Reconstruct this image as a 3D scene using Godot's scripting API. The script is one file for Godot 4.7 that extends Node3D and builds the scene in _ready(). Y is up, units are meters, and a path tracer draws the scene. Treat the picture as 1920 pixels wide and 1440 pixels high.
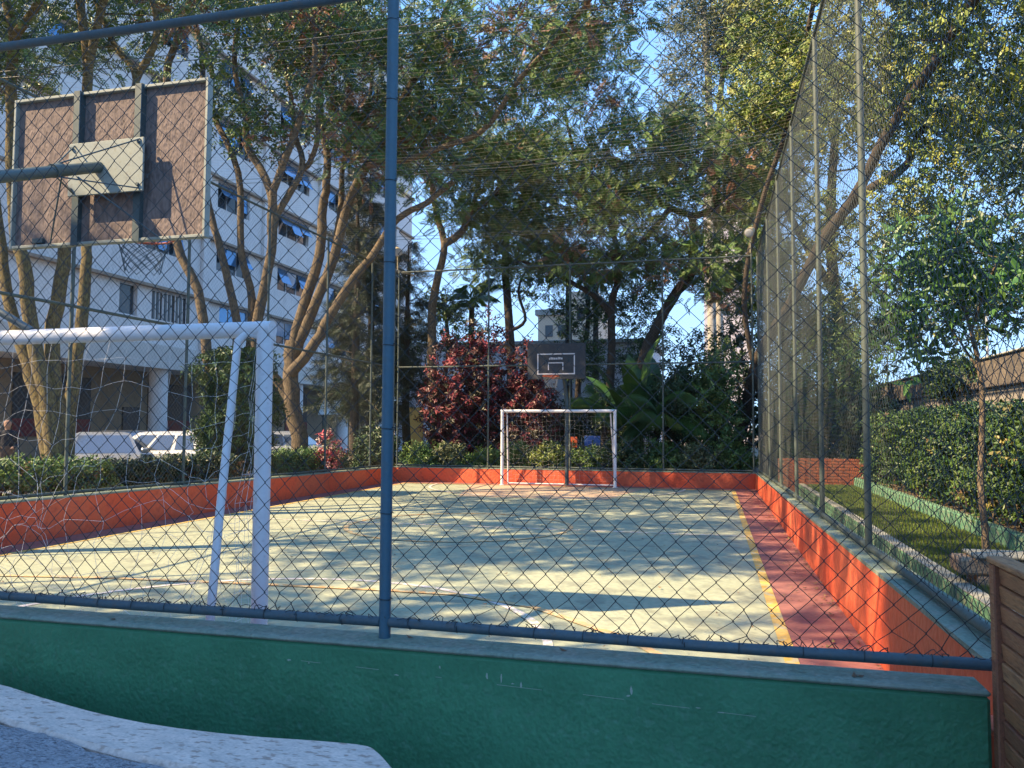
extends Node3D
# A condominium sports court seen through its chain-link fence: goals, basketball boards, low painted walls,
# an apartment block with parked cars behind trees, a garden behind the far fence.

const XL := -8.52        # inner face of the long wall by the car park
const XR := 1.03         # inner face of the long wall by the lawn
const ZF := -20.33       # inner face of the far wall
const ZN := -2.70        # plane of the near fence
const FENCE_TOP := 5.85
const FENCE_MID := 3.17

var rng := RandomNumberGenerator.new()
var M := {}
var used := {}
var panels := {}

func V(x: float, y: float, z: float) -> Vector3:
	return Vector3(x, y, z)

func rf(a: float, b: float) -> float:
	return rng.randf_range(a, b)

# ------------------------------------------------------------------ mesh builder
class MB:
	var v := PackedVector3Array()
	var n := PackedVector3Array()
	var uv := PackedVector2Array()
	var ix := PackedInt32Array()

	func tri(a: Vector3, b: Vector3, c: Vector3) -> void:
		var nn := (b - a).cross(c - a).normalized()
		var k := v.size()
		v.append_array(PackedVector3Array([a, b, c]))
		n.append_array(PackedVector3Array([nn, nn, nn]))
		uv.append_array(PackedVector2Array([Vector2(0, 0), Vector2(1, 0), Vector2(1, 1)]))
		ix.append_array(PackedInt32Array([k, k + 2, k + 1]))

	func quad(a: Vector3, b: Vector3, c: Vector3, d: Vector3) -> void:
		# counter-clockwise seen from outside
		var nn := (b - a).cross(c - a)
		if nn.length_squared() < 1e-14:
			nn = (c - a).cross(d - a)
		nn = nn.normalized()
		var k := v.size()
		v.append_array(PackedVector3Array([a, b, c, d]))
		n.append_array(PackedVector3Array([nn, nn, nn, nn]))
		uv.append_array(PackedVector2Array([Vector2(0, 1), Vector2(1, 1), Vector2(1, 0), Vector2(0, 0)]))
		ix.append_array(PackedInt32Array([k, k + 2, k + 1, k, k + 3, k + 2]))

	func box(lo: Vector3, hi: Vector3, e := 0.0) -> void:
		obox((lo + hi) * 0.5, (hi - lo), Basis(), e)

	# box with chamfered edges, turned by a basis
	func obox(c: Vector3, s: Vector3, b := Basis(), e := 0.0) -> void:
		var h := s * 0.5
		if e <= 0.0:
			for ax in 3:
				for sg in [-1.0, 1.0]:
					var u := (ax + 1) % 3
					var w := (ax + 2) % 3
					var p := []
					for q in [[-1, -1], [1, -1], [1, 1], [-1, 1]]:
						var t := Vector3()
						t[ax] = sg * h[ax]
						t[u] = q[0] * h[u]
						t[w] = q[1] * h[w]
						p.append(c + b * t)
					if sg > 0:
						quad(p[0], p[1], p[2], p[3])
					else:
						quad(p[3], p[2], p[1], p[0])
			return
		e = minf(e, minf(h.x, minf(h.y, h.z)) * 0.8)
		# corner points: for each corner three points, one on each face
		var pt := {}
		for i in 8:
			var sx := 1.0 if i & 1 else -1.0
			var sy := 1.0 if i & 2 else -1.0
			var sz := 1.0 if i & 4 else -1.0
			var o := Vector3(sx * h.x, sy * h.y, sz * h.z)
			for ax in 3:
				var t := o
				t[(ax + 1) % 3] -= signf(t[(ax + 1) % 3]) * e
				t[(ax + 2) % 3] -= signf(t[(ax + 2) % 3]) * e
				pt[i * 3 + ax] = c + b * t
		for ax in 3:
			var u := (ax + 1) % 3
			var w := (ax + 2) % 3
			for sg in [0, 1]:
				var q := []
				for m in [[0, 0], [1, 0], [1, 1], [0, 1]]:
					var i: int = (sg << ax) | (int(m[0]) << u) | (int(m[1]) << w)
					q.append(pt[i * 3 + ax])
				if sg == 1:
					quad(q[0], q[1], q[2], q[3])
				else:
					quad(q[3], q[2], q[1], q[0])
			# edges along axis ax
			for m in [[0, 0], [1, 0], [1, 1], [0, 1]]:
				var i0: int = (int(m[0]) << u) | (int(m[1]) << w)
				var i1: int = i0 | (1 << ax)
				var a0: Vector3 = pt[i0 * 3 + u]
				var a1: Vector3 = pt[i1 * 3 + u]
				var b0: Vector3 = pt[i0 * 3 + w]
				var b1: Vector3 = pt[i1 * 3 + w]
				if (b1 - a0).cross(a1 - a0).dot((a0 + b1) * 0.5 - c) > 0:
					quad(a0, b0, b1, a1)
				else:
					quad(a0, a1, b1, b0)
		for i in 8:
			var a: Vector3 = pt[i * 3]
			var bb: Vector3 = pt[i * 3 + 1]
			var cc: Vector3 = pt[i * 3 + 2]
			if (bb - a).cross(cc - a).dot(a - c) > 0:
				tri(a, bb, cc)
			else:
				tri(a, cc, bb)

	# smooth tube through points; r is a number or one radius per point
	func tube(p: Array, r, sides := 8, cap := true, wob := 0.0) -> void:
		var m := p.size()
		if m < 2:
			return
		var ref := Vector3(0.31, 0.2, 0.93).normalized()
		var t0: Vector3 = (p[1] - p[0]).normalized()
		if absf(t0.dot(ref)) > 0.9:
			ref = Vector3(0.9, 0.3, -0.2).normalized()
		var side := t0.cross(ref).normalized()
		var k0 := v.size()
		for i in m:
			var t: Vector3
			if i == 0:
				t = p[1] - p[0]
			elif i == m - 1:
				t = p[i] - p[i - 1]
			else:
				t = (p[i + 1] - p[i]).normalized() + (p[i] - p[i - 1]).normalized()
			if t.length_squared() < 1e-12:
				t = p[i] - p[maxi(i - 1, 0)] + Vector3(0, 1e-5, 0)
			t = t.normalized()
			side = (side - t * side.dot(t)).normalized()
			var up := side.cross(t)
			var rr: float = r[i] if r is Array else r
			for s in sides:
				var a := TAU * s / sides
				var d := side * cos(a) + up * sin(a)
				var rw := rr * (1.0 + wob * sin(a * 3.0 + i * 1.3) * cos(i * 0.7 + a * 2.0))
				v.append(p[i] + d * rw)
				n.append(d)
				uv.append(Vector2(float(s) / sides, float(i)))
		for i in m - 1:
			for s in sides:
				var a := k0 + i * sides + s
				var b := k0 + i * sides + (s + 1) % sides
				var c := a + sides
				var d := b + sides
				ix.append_array(PackedInt32Array([a, b, c, b, d, c]))
		if cap:
			for e in [0, m - 1]:
				var nn: Vector3 = (p[0] - p[1]).normalized() if e == 0 else (p[m - 1] - p[m - 2]).normalized()
				var k := v.size()
				for s in sides:
					v.append(v[k0 + e * sides + s])
					n.append(nn)
					uv.append(Vector2())
				for s in range(1, sides - 1):
					if e == 0:
						ix.append_array(PackedInt32Array([k, k + s + 1, k + s]))
					else:
						ix.append_array(PackedInt32Array([k, k + s, k + s + 1]))

	func rod(a: Vector3, b: Vector3, r: float, sides := 8) -> void:
		tube([a, b], r, sides)

	# surface of revolution about a vertical axis: prof = [radius, height]
	func lathe(c: Vector3, prof: Array, sides := 20, axis := Basis()) -> void:
		for i in prof.size() - 1:
			for s in sides:
				var a0 := TAU * s / sides
				var a1 := TAU * (s + 1) / sides
				var q := []
				for e in [[i, a0], [i, a1], [i + 1, a1], [i + 1, a0]]:
					var pr = prof[e[0]]
					q.append(c + axis * Vector3(pr[0] * cos(e[1]), pr[1], -pr[0] * sin(e[1])))
				quad(q[0], q[1], q[2], q[3])

	# polygon in a plane pushed to a thickness: ring = points, ext = vector
	func prism(ring: Array, ext: Vector3) -> void:
		var m := ring.size()
		var p2 := PackedVector2Array()
		var nn := Vector3()
		for i in m:
			nn += (ring[i] as Vector3).cross(ring[(i + 1) % m])
		nn = nn.normalized()
		var u: Vector3 = nn.cross(Vector3(0.12, 0.7, 0.31)).normalized()
		var w := nn.cross(u)
		for q in ring:
			p2.append(Vector2(q.dot(u), q.dot(w)))
		var f := Geometry2D.triangulate_polygon(p2)
		var flip := ext.dot(nn) < 0
		for i in range(0, f.size(), 3):
			var a: Vector3 = ring[f[i]]
			var b: Vector3 = ring[f[i + 1]]
			var c: Vector3 = ring[f[i + 2]]
			if (b - a).cross(c - a).dot(ext) > 0:
				var t := b
				b = c
				c = t
			tri(a, b, c)
			tri(a + ext, c + ext, b + ext)
		for i in m:
			var a: Vector3 = ring[i]
			var b: Vector3 = ring[(i + 1) % m]
			if flip:
				quad(b, a, a + ext, b + ext)
			else:
				quad(a, b, b + ext, a + ext)

	func ball(c: Vector3, r: Vector3, rings := 8, sides := 12) -> void:
		var k := v.size()
		for i in rings + 1:
			var th := PI * i / rings
			for s in sides:
				var ph := TAU * s / sides
				var d := Vector3(sin(th) * cos(ph), cos(th), sin(th) * sin(ph))
				v.append(c + d * r)
				n.append((d / r).normalized())
				uv.append(Vector2())
		for i in rings:
			for s in sides:
				var a := k + i * sides + s
				var b := k + i * sides + (s + 1) % sides
				ix.append_array(PackedInt32Array([a, a + sides, b, b, a + sides, b + sides]))

	func mesh(off := Vector3()) -> ArrayMesh:
		var m := ArrayMesh.new()
		var vv := v
		if off != Vector3():
			vv = PackedVector3Array()
			vv.resize(v.size())
			for i in v.size():
				vv[i] = v[i] - off
		var a := []
		a.resize(Mesh.ARRAY_MAX)
		a[Mesh.ARRAY_VERTEX] = vv
		a[Mesh.ARRAY_NORMAL] = n
		a[Mesh.ARRAY_TEX_UV] = uv
		a[Mesh.ARRAY_INDEX] = ix
		m.add_surface_from_arrays(Mesh.PRIMITIVE_TRIANGLES, a)
		return m

# ------------------------------------------------------------------ naming and tagging
func numbered(called: String) -> String:
	if not used.has(called):
		used[called] = 0
		return called
	used[called] += 1
	return "%s_%03d" % [called, used[called]]

func tag(o: Node, label: String, category: String, group := "") -> void:
	o.set_meta("label", label)
	o.set_meta("category", category)
	if group:
		o.set_meta("group", group)

func thing(called: String, label: String, category: String, at := Vector3(), group := "") -> Node3D:
	var o := Node3D.new()
	o.name = numbered(called)
	add_child(o)
	o.position = at
	tag(o, label, category, group)
	return o

func origin_of(o: Node) -> Vector3:
	var p := Vector3()
	while o is Node3D and o != self:
		p += (o as Node3D).position
		o = o.get_parent()
	return p

# a part from world-space shapes
func part(b: MB, called: String, m: Material, parent: Node) -> MeshInstance3D:
	var o := MeshInstance3D.new()
	o.name = called
	o.mesh = b.mesh(origin_of(parent))
	o.material_override = m
	parent.add_child(o, true)
	return o

# a part that shares a mesh, placed in the world
func placed(mesh: Mesh, called: String, m: Material, parent: Node, at: Transform3D) -> MeshInstance3D:
	var o := MeshInstance3D.new()
	o.name = called
	o.mesh = mesh
	o.material_override = m
	at.origin -= origin_of(parent)
	o.transform = at
	parent.add_child(o, true)
	return o

func structure(b: MB, called: String, m: Material) -> MeshInstance3D:
	var o := MeshInstance3D.new()
	o.name = numbered(called)
	o.mesh = b.mesh()
	o.material_override = m
	add_child(o)
	o.set_meta("kind", "structure")
	return o

# ------------------------------------------------------------------ materials
func lin(r: float, g: float, b: float) -> Color:
	return Color(r, g, b).linear_to_srgb()

func plain(r: float, g: float, b: float, rough := 0.7, metal := 0.0) -> StandardMaterial3D:
	var m := StandardMaterial3D.new()
	m.albedo_color = lin(r, g, b)
	m.roughness = rough
	m.metallic = metal
	return m

func noise_bytes(size: int, sd: int, freq: float, kind := FastNoiseLite.TYPE_SIMPLEX_SMOOTH, oct := 4) -> PackedByteArray:
	var f := FastNoiseLite.new()
	f.seed = sd
	f.noise_type = kind
	f.frequency = freq
	f.fractal_octaves = oct
	var im := f.get_seamless_image(size, size, false, false, 0.15, true)
	im.convert(Image.FORMAT_L8)
	return im.get_data()

# layered surface: base colour, large patches, mid-size stains and grain; lo..hi are linear colours
func surf(base: Color, patch: Color, stain: Color, o := {}) -> StandardMaterial3D:
	var size: int = o.get("size", 256)
	var sd: int = o.get("seed", 1)
	var A := noise_bytes(size, sd, o.get("f1", 0.008))
	var B := noise_bytes(size, sd + 11, o.get("f2", 0.03))
	var C := noise_bytes(size, sd + 23, o.get("f3", 0.25), FastNoiseLite.TYPE_VALUE, 2)
	var D := noise_bytes(size, sd + 31, o.get("f4", 0.09))
	var pa: float = o.get("patch", 0.6)
	var st: float = o.get("stain", 0.5)
	var st_at: float = o.get("stain_at", 0.62)
	var gr: float = o.get("grain", 0.12)
	var data := PackedByteArray()
	data.resize(size * size * 3)
	var hgt := PackedByteArray()
	hgt.resize(size * size)
	for i in size * size:
		var a := clampf((A[i] / 255.0 - 0.3) * 2.2, 0.0, 1.0) * pa
		var b := clampf((B[i] / 255.0 - st_at) * 6.0, 0.0, 1.0) * st
		var g := 1.0 + (C[i] / 255.0 - 0.5) * gr * 2.0 + (D[i] / 255.0 - 0.5) * gr
		var r := lerpf(lerpf(base.r, patch.r, a), stain.r, b) * g
		var gg := lerpf(lerpf(base.g, patch.g, a), stain.g, b) * g
		var bb := lerpf(lerpf(base.b, patch.b, a), stain.b, b) * g
		data[i * 3] = int(clampf(pow(r, 0.4545) * 255.0, 0, 255))
		data[i * 3 + 1] = int(clampf(pow(gg, 0.4545) * 255.0, 0, 255))
		data[i * 3 + 2] = int(clampf(pow(bb, 0.4545) * 255.0, 0, 255))
		hgt[i] = int(clampf(C[i] * 0.45 + D[i] * 0.55 - b * 40.0, 0, 255))
	var m := StandardMaterial3D.new()
	m.albedo_texture = ImageTexture.create_from_image(Image.create_from_data(size, size, false, Image.FORMAT_RGB8, data))
	if o.get("bump", 0.0) > 0.0:
		var h := Image.create_from_data(size, size, false, Image.FORMAT_L8, hgt)
		h.convert(Image.FORMAT_RGBA8)
		h.bump_map_to_normal_map(o.get("bump", 1.0) * 4.0)
		m.normal_enabled = true
		m.normal_texture = ImageTexture.create_from_image(h)
		m.normal_scale = 1.0
	m.uv1_triplanar = true
	m.uv1_world_triplanar = o.get("world", true)
	var s: float = 1.0 / float(o.get("metres", 2.0))
	var st3: Vector3 = o.get("stretch", Vector3.ONE)
	m.uv1_scale = Vector3(s, s, s) * st3
	m.roughness = o.get("rough", 0.85)
	m.metallic = o.get("metal", 0.0)
	return m

func leaf_material(rough := 0.5) -> StandardMaterial3D:
	var m := StandardMaterial3D.new()
	m.albedo_color = Color.WHITE
	m.vertex_color_use_as_albedo = true
	m.roughness = rough
	m.backlight = Color(0.80, 0.84, 0.36)
	return m

func make_materials() -> void:
	M.court = surf(Color(0.315, 0.34, 0.235), Color(0.375, 0.385, 0.265), Color(0.215, 0.225, 0.165), {size = 512, seed = 3, metres = 5.0, f1 = 0.006, f2 = 0.02, f3 = 0.3, grain = 0.13, stain = 0.65, stain_at = 0.57, bump = 0.3, rough = 0.9})
	M.red_floor = surf(Color(0.27, 0.095, 0.082), Color(0.33, 0.14, 0.118), Color(0.19, 0.085, 0.078), {seed = 5, metres = 2.6, grain = 0.12, bump = 0.25, rough = 0.9})
	M.worn_red = surf(Color(0.44, 0.30, 0.21), Color(0.46, 0.38, 0.26), Color(0.40, 0.42, 0.28), {seed = 6, metres = 2.6, grain = 0.12, bump = 0.2, rough = 0.9})
	M.yellow_line = surf(Color(0.62, 0.38, 0.07), Color(0.58, 0.42, 0.16), Color(0.42, 0.40, 0.26), {seed = 8, metres = 1.2, grain = 0.15, stain = 0.8, stain_at = 0.55, rough = 0.9})
	M.orange_line = surf(Color(0.55, 0.33, 0.14), Color(0.50, 0.40, 0.22), Color(0.42, 0.42, 0.28), {seed = 9, metres = 1.0, grain = 0.15, stain = 0.9, stain_at = 0.48, rough = 0.9})
	M.white_line = surf(Color(0.68, 0.60, 0.56), Color(0.58, 0.52, 0.46), Color(0.43, 0.43, 0.30), {seed = 10, metres = 1.0, grain = 0.15, stain = 0.9, stain_at = 0.5, rough = 0.9})
	M.orange = surf(Color(0.70, 0.098, 0.032), Color(0.65, 0.13, 0.052), Color(0.46, 0.072, 0.04), {seed = 12, metres = 2.2, grain = 0.09, stain = 0.5, stain_at = 0.63, patch = 0.8, bump = 0.35, rough = 0.72})
	M.green = surf(Color(0.034, 0.18, 0.086), Color(0.046, 0.22, 0.11), Color(0.085, 0.24, 0.15), {size = 512, seed = 14, metres = 1.6, f1 = 0.008, f2 = 0.05, f3 = 0.35, grain = 0.16, patch = 0.9, stain = 0.45, stain_at = 0.64, bump = 0.4, rough = 0.62})
	M.cap = surf(Color(0.215, 0.25, 0.195), Color(0.15, 0.22, 0.16), Color(0.28, 0.28, 0.225), {seed = 15, metres = 1.0, grain = 0.25, f3 = 0.4, stain = 0.5, stain_at = 0.55, bump = 0.6, rough = 0.9})
	M.old_concrete = surf(Color(0.36, 0.345, 0.28), Color(0.30, 0.30, 0.25), Color(0.20, 0.21, 0.18), {seed = 16, metres = 1.4, grain = 0.2, stain = 0.6, stain_at = 0.58, bump = 0.5, rough = 0.9})
	M.teal = surf(Color(0.035, 0.105, 0.155), Color(0.045, 0.12, 0.165), Color(0.07, 0.11, 0.12), {seed = 18, metres = 0.5, grain = 0.1, stain = 0.4, stain_at = 0.62, rough = 0.5})
	M.rail = surf(Color(0.05, 0.085, 0.105), Color(0.06, 0.10, 0.115), Color(0.10, 0.08, 0.06), {seed = 19, metres = 0.5, grain = 0.15, stain = 0.5, stain_at = 0.64, rough = 0.5})
	M.post = surf(Color(0.07, 0.092, 0.078), Color(0.10, 0.122, 0.105), Color(0.055, 0.052, 0.04), {seed = 20, metres = 0.6, grain = 0.18, stain = 0.6, stain_at = 0.58, rough = 0.6})
	M.wire_near = plain(0.022, 0.03, 0.034, 0.5)
	M.wire = plain(0.085, 0.095, 0.088, 0.5)
	M.cord = plain(0.72, 0.70, 0.68, 0.8)
	M.net_cord = plain(0.40, 0.36, 0.28, 0.8)
	M.white_paint = surf(Color(0.72, 0.72, 0.74), Color(0.66, 0.66, 0.67), Color(0.36, 0.30, 0.26), {seed = 22, metres = 0.7, f2 = 0.06, grain = 0.06, stain = 0.5, stain_at = 0.73, rough = 0.5})
	M.concrete = surf(Color(0.40, 0.39, 0.36), Color(0.32, 0.32, 0.31), Color(0.22, 0.21, 0.19), {seed = 24, metres = 2.0, grain = 0.2, stain = 0.5, bump = 0.6, rough = 0.92})
	M.asphalt = surf(Color(0.16, 0.155, 0.15), Color(0.21, 0.20, 0.19), Color(0.10, 0.10, 0.10), {seed = 26, metres = 3.0, grain = 0.25, f3 = 0.45, bump = 0.5, rough = 0.95})
	M.soil = surf(Color(0.13, 0.095, 0.06), Color(0.09, 0.08, 0.045), Color(0.20, 0.15, 0.09), {seed = 28, metres = 1.5, grain = 0.35, f3 = 0.4, bump = 0.9, rough = 1.0})
	M.turf = surf(Color(0.05, 0.085, 0.02), Color(0.08, 0.11, 0.03), Color(0.10, 0.09, 0.04), {seed = 29, metres = 2.0, grain = 0.4, bump = 0.9, rough = 1.0})
	M.ply = surf(Color(0.185, 0.138, 0.122), Color(0.24, 0.182, 0.16), Color(0.10, 0.075, 0.07), {seed = 31, metres = 0.9, f1 = 0.012, f2 = 0.04, grain = 0.26, stain = 0.6, stain_at = 0.55, stretch = Vector3(1.5, 0.55, 1.5), bump = 0.5, rough = 0.9})
	M.steel_pale = surf(Color(0.27, 0.30, 0.27), Color(0.23, 0.26, 0.24), Color(0.18, 0.15, 0.11), {seed = 33, metres = 0.7, grain = 0.08, stain = 0.4, stain_at = 0.68, rough = 0.55})
	M.steel_dark = surf(Color(0.045, 0.075, 0.085), Color(0.06, 0.09, 0.095), Color(0.10, 0.09, 0.07), {seed = 34, metres = 0.6, grain = 0.12, stain = 0.3, rough = 0.5})
	M.arm = surf(Color(0.075, 0.10, 0.09), Color(0.09, 0.115, 0.10), Color(0.10, 0.10, 0.08), {seed = 35, metres = 0.6, grain = 0.1, stain = 0.3, rough = 0.5})
	M.hoop = plain(0.55, 0.10, 0.03, 0.5)
	M.facade = surf(Color(0.72, 0.675, 0.64), Color(0.66, 0.615, 0.58), Color(0.50, 0.46, 0.42), {seed = 37, metres = 4.0, f2 = 0.02, grain = 0.06, stain = 0.35, stain_at = 0.66, stretch = Vector3(1, 0.35, 1), bump = 0.15, rough = 0.8})
	M.facade_warm = surf(Color(0.60, 0.55, 0.49), Color(0.55, 0.50, 0.45), Color(0.44, 0.39, 0.34), {seed = 38, metres = 4.0, grain = 0.06, stain = 0.35, stain_at = 0.66, stretch = Vector3(1, 0.35, 1), bump = 0.15, rough = 0.85})
	M.ledge = surf(Color(0.34, 0.26, 0.19), Color(0.28, 0.22, 0.17), Color(0.18, 0.15, 0.12), {seed = 39, metres = 2.0, grain = 0.1, stain = 0.5, rough = 0.85})
	M.brown_wall = surf(Color(0.32, 0.235, 0.155), Color(0.27, 0.20, 0.135), Color(0.20, 0.15, 0.11), {seed = 40, metres = 2.5, grain = 0.08, stain = 0.4, rough = 0.85})
	M.dark_panel = plain(0.035, 0.03, 0.032, 0.5)
	M.red_panel = plain(0.16, 0.02, 0.022, 0.6)
	M.alu = plain(0.55, 0.55, 0.56, 0.4, 0.4)
	M.glass_dark = plain(0.03, 0.045, 0.06, 0.06)
	M.glass_blue = plain(0.10, 0.24, 0.42, 0.08, 0.5)
	M.shutter = plain(0.30, 0.30, 0.30, 0.6)
	M.garden_wall = surf(Color(0.70, 0.68, 0.72), Color(0.62, 0.61, 0.66), Color(0.48, 0.46, 0.48), {seed = 42, metres = 4.0, grain = 0.06, stain = 0.4, stain_at = 0.64, rough = 0.85})
	M.cream = plain(0.66, 0.52, 0.38, 0.85)
	M.pink_tower = plain(0.55, 0.50, 0.52, 0.85)
	M.orange_door = plain(0.70, 0.33, 0.06, 0.6)
	M.retain = surf(Color(0.36, 0.32, 0.28), Color(0.28, 0.235, 0.195), Color(0.09, 0.08, 0.07), {size = 512, seed = 44, metres = 3.0, f1 = 0.01, f2 = 0.025, grain = 0.16, stain = 0.85, stain_at = 0.54, stretch = Vector3(1, 0.5, 1), bump = 0.6, rough = 0.95})
	M.retain_cap = surf(Color(0.10, 0.085, 0.075), Color(0.15, 0.12, 0.10), Color(0.25, 0.20, 0.15), {seed = 45, metres = 2.0, grain = 0.2, stain = 0.5, stain_at = 0.6, bump = 0.5, rough = 0.95})
	M.kerb_green = surf(Color(0.10, 0.25, 0.15), Color(0.15, 0.28, 0.17), Color(0.28, 0.28, 0.20), {seed = 46, metres = 0.9, grain = 0.18, stain = 0.7, stain_at = 0.58, bump = 0.5, rough = 0.85})
	M.stone = surf(Color(0.40, 0.27, 0.165), Color(0.46, 0.33, 0.21), Color(0.22, 0.14, 0.09), {seed = 47, metres = 0.6, f2 = 0.05, grain = 0.3, stain = 0.7, stain_at = 0.56, bump = 1.0, rough = 0.95})
	M.brick = surf(Color(0.36, 0.10, 0.045), Color(0.29, 0.09, 0.045), Color(0.16, 0.06, 0.035), {seed = 48, metres = 1.0, grain = 0.2, stain = 0.5, bump = 0.4, rough = 0.9})
	M.mortar = plain(0.26, 0.15, 0.10, 0.95)
	M.kerb_pink = surf(Color(0.72, 0.57, 0.48), Color(0.60, 0.49, 0.42), Color(0.36, 0.24, 0.18), {size = 512, seed = 50, metres = 0.7, f1 = 0.01, f2 = 0.035, f3 = 0.3, grain = 0.2, stain = 0.8, stain_at = 0.615, patch = 0.9, stretch = Vector3(0.6, 1, 1.4), bump = 0.5, rough = 0.92})
	M.chipped = surf(Color(0.33, 0.325, 0.335), Color(0.25, 0.25, 0.265), Color(0.10, 0.10, 0.12), {size = 512, seed = 51, metres = 0.45, f1 = 0.012, f2 = 0.05, f3 = 0.28, grain = 0.4, stain = 0.9, stain_at = 0.585, patch = 0.9, stretch = Vector3(0.6, 1, 1.3), bump = 2.4, rough = 0.95})
	M.scuff = plain(0.30, 0.36, 0.30, 0.8)
	for k in 4:
		M["wood%d" % k] = surf([Color(0.30, 0.115, 0.05), Color(0.36, 0.15, 0.06), Color(0.25, 0.09, 0.045), Color(0.40, 0.19, 0.08)][k], [Color(0.38, 0.165, 0.07), Color(0.40, 0.17, 0.07), Color(0.31, 0.12, 0.052), Color(0.46, 0.235, 0.11)][k], Color(0.09, 0.032, 0.018), {seed = 53 + k, metres = 0.5, f1 = 0.015, f2 = 0.03, f3 = 0.2, grain = 0.22, stain = 0.5, stain_at = 0.58, stretch = Vector3(3.0, 3.0, 0.35), bump = 0.4, rough = 0.55})
	M.bark = surf(Color(0.16, 0.116, 0.072), Color(0.22, 0.16, 0.095), Color(0.055, 0.042, 0.03), {size = 512, seed = 60, metres = 0.9, f1 = 0.01, f2 = 0.035, f3 = 0.2, grain = 0.5, stain = 0.95, stain_at = 0.5, patch = 0.9, stretch = Vector3(1.7, 0.4, 1.7), bump = 2.2, rough = 0.95})
	M.bark_mossy = surf(Color(0.17, 0.125, 0.06), Color(0.23, 0.185, 0.065), Color(0.06, 0.045, 0.028), {size = 512, seed = 61, metres = 0.8, f1 = 0.012, f2 = 0.035, f3 = 0.2, grain = 0.5, stain = 0.95, stain_at = 0.5, patch = 0.9, stretch = Vector3(1.7, 0.4, 1.7), bump = 2.2, rough = 0.95})
	M.bark_dark = surf(Color(0.062, 0.046, 0.036), Color(0.09, 0.066, 0.048), Color(0.032, 0.025, 0.02), {seed = 62, metres = 0.9, grain = 0.35, stain = 0.7, stain_at = 0.52, stretch = Vector3(1.5, 0.45, 1.5), bump = 1.2, rough = 0.95})
	M.bark_pale = surf(Color(0.42, 0.38, 0.32), Color(0.34, 0.30, 0.25), Color(0.20, 0.16, 0.12), {seed = 63, metres = 1.4, grain = 0.15, stain = 0.6, stretch = Vector3(1.5, 0.4, 1.5), bump = 0.6, rough = 0.9})
	M.leaf = leaf_material(0.5)
	M.leaf_gloss = leaf_material(0.46)
	for k in 3:
		var fm := plain([0.045, 0.06, 0.035][k], [0.11, 0.13, 0.085][k], [0.02, 0.026, 0.02][k], 0.4)
		fm.backlight = Color(0.68, 0.72, 0.3)
		M["frond%d" % k] = fm
	M.car_white = plain(0.48, 0.49, 0.51, 0.25)
	M.car_white.clearcoat_enabled = true
	M.car_silver = plain(0.30, 0.31, 0.32, 0.3, 0.4)
	M.car_dark = plain(0.045, 0.05, 0.058, 0.28, 0.2)
	M.car_glass = plain(0.16, 0.19, 0.23, 0.05, 0.6)
	M.tyre = plain(0.025, 0.025, 0.027, 0.85)
	M.rim = plain(0.45, 0.45, 0.46, 0.35, 0.6)
	M.lamp_red = plain(0.35, 0.02, 0.02, 0.25)
	M.lamp_clear = plain(0.62, 0.64, 0.66, 0.15)
	M.flood = plain(0.42, 0.43, 0.45, 0.35)
	M.flood_back = plain(0.34, 0.29, 0.18, 0.6)
	M.board_dark = surf(Color(0.030, 0.032, 0.038), Color(0.045, 0.045, 0.05), Color(0.07, 0.06, 0.055), {seed = 66, metres = 0.8, grain = 0.1, stain = 0.4, rough = 0.6})
	M.board_line = plain(0.62, 0.58, 0.58, 0.7)
	M.yellow_sign = plain(0.75, 0.45, 0.05, 0.6)
	M.blue_sign = plain(0.05, 0.12, 0.36, 0.6)
	M.awning = plain(0.70, 0.68, 0.62, 0.8)

# stems of the trees: [points, radius at the foot, radius at the tip]
var STEM_A := [
	[[V(-10.43,-0.10,-10.60), V(-10.43,0.58,-10.60), V(-10.78,1.84,-10.65), V(-11.20,2.74,-10.70), V(-11.63,3.66,-10.75), V(-11.84,4.51,-10.80), V(-12.19,5.87,-10.85), V(-12.63,7.66,-10.90)], 0.145, 0.060],
	[[V(-10.17,-0.10,-10.40), V(-10.17,0.59,-10.40), V(-10.35,2.00,-10.35), V(-10.66,3.04,-10.30), V(-10.78,4.08,-10.25), V(-10.95,4.77,-10.20), V(-11.09,6.99,-10.15), V(-11.01,7.85,-10.10), V(-11.19,8.56,-10.05), V(-11.49,9.58,-10.00)], 0.145, 0.060],
	[[V(-10.90,7.78,-10.00), V(-10.21,8.21,-9.80), V(-9.69,8.87,-9.60)], 0.076, 0.043],
	[[V(-10.28,-0.10,-10.60), V(-10.28,0.58,-10.60), V(-10.41,1.84,-10.60), V(-10.53,2.89,-10.60), V(-10.39,3.95,-10.60), V(-10.31,4.57,-10.60), V(-10.09,5.63,-10.60), V(-10.01,7.43,-10.60), V(-10.22,8.64,-10.60), V(-10.37,9.78,-10.60)], 0.153, 0.060],
	[[V(-10.01,7.43,-10.60), V(-9.55,8.44,-10.40), V(-9.05,9.23,-10.20)], 0.076, 0.043],
	[[V(-10.46,-0.10,-10.90), V(-10.46,0.60,-10.90), V(-10.47,2.03,-10.99), V(-10.39,3.30,-11.07), V(-10.43,4.24,-11.16), V(-10.47,4.92,-11.25), V(-10.08,6.34,-11.34), V(-9.76,7.58,-11.43), V(-10.31,8.32,-11.51), V(-10.95,9.49,-11.60)], 0.136, 0.043],
	[[V(-9.83,7.62,-11.50), V(-9.33,8.34,-11.40), V(-9.39,9.10,-11.30), V(-9.06,9.86,-11.20)], 0.068, 0.034],
]
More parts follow.
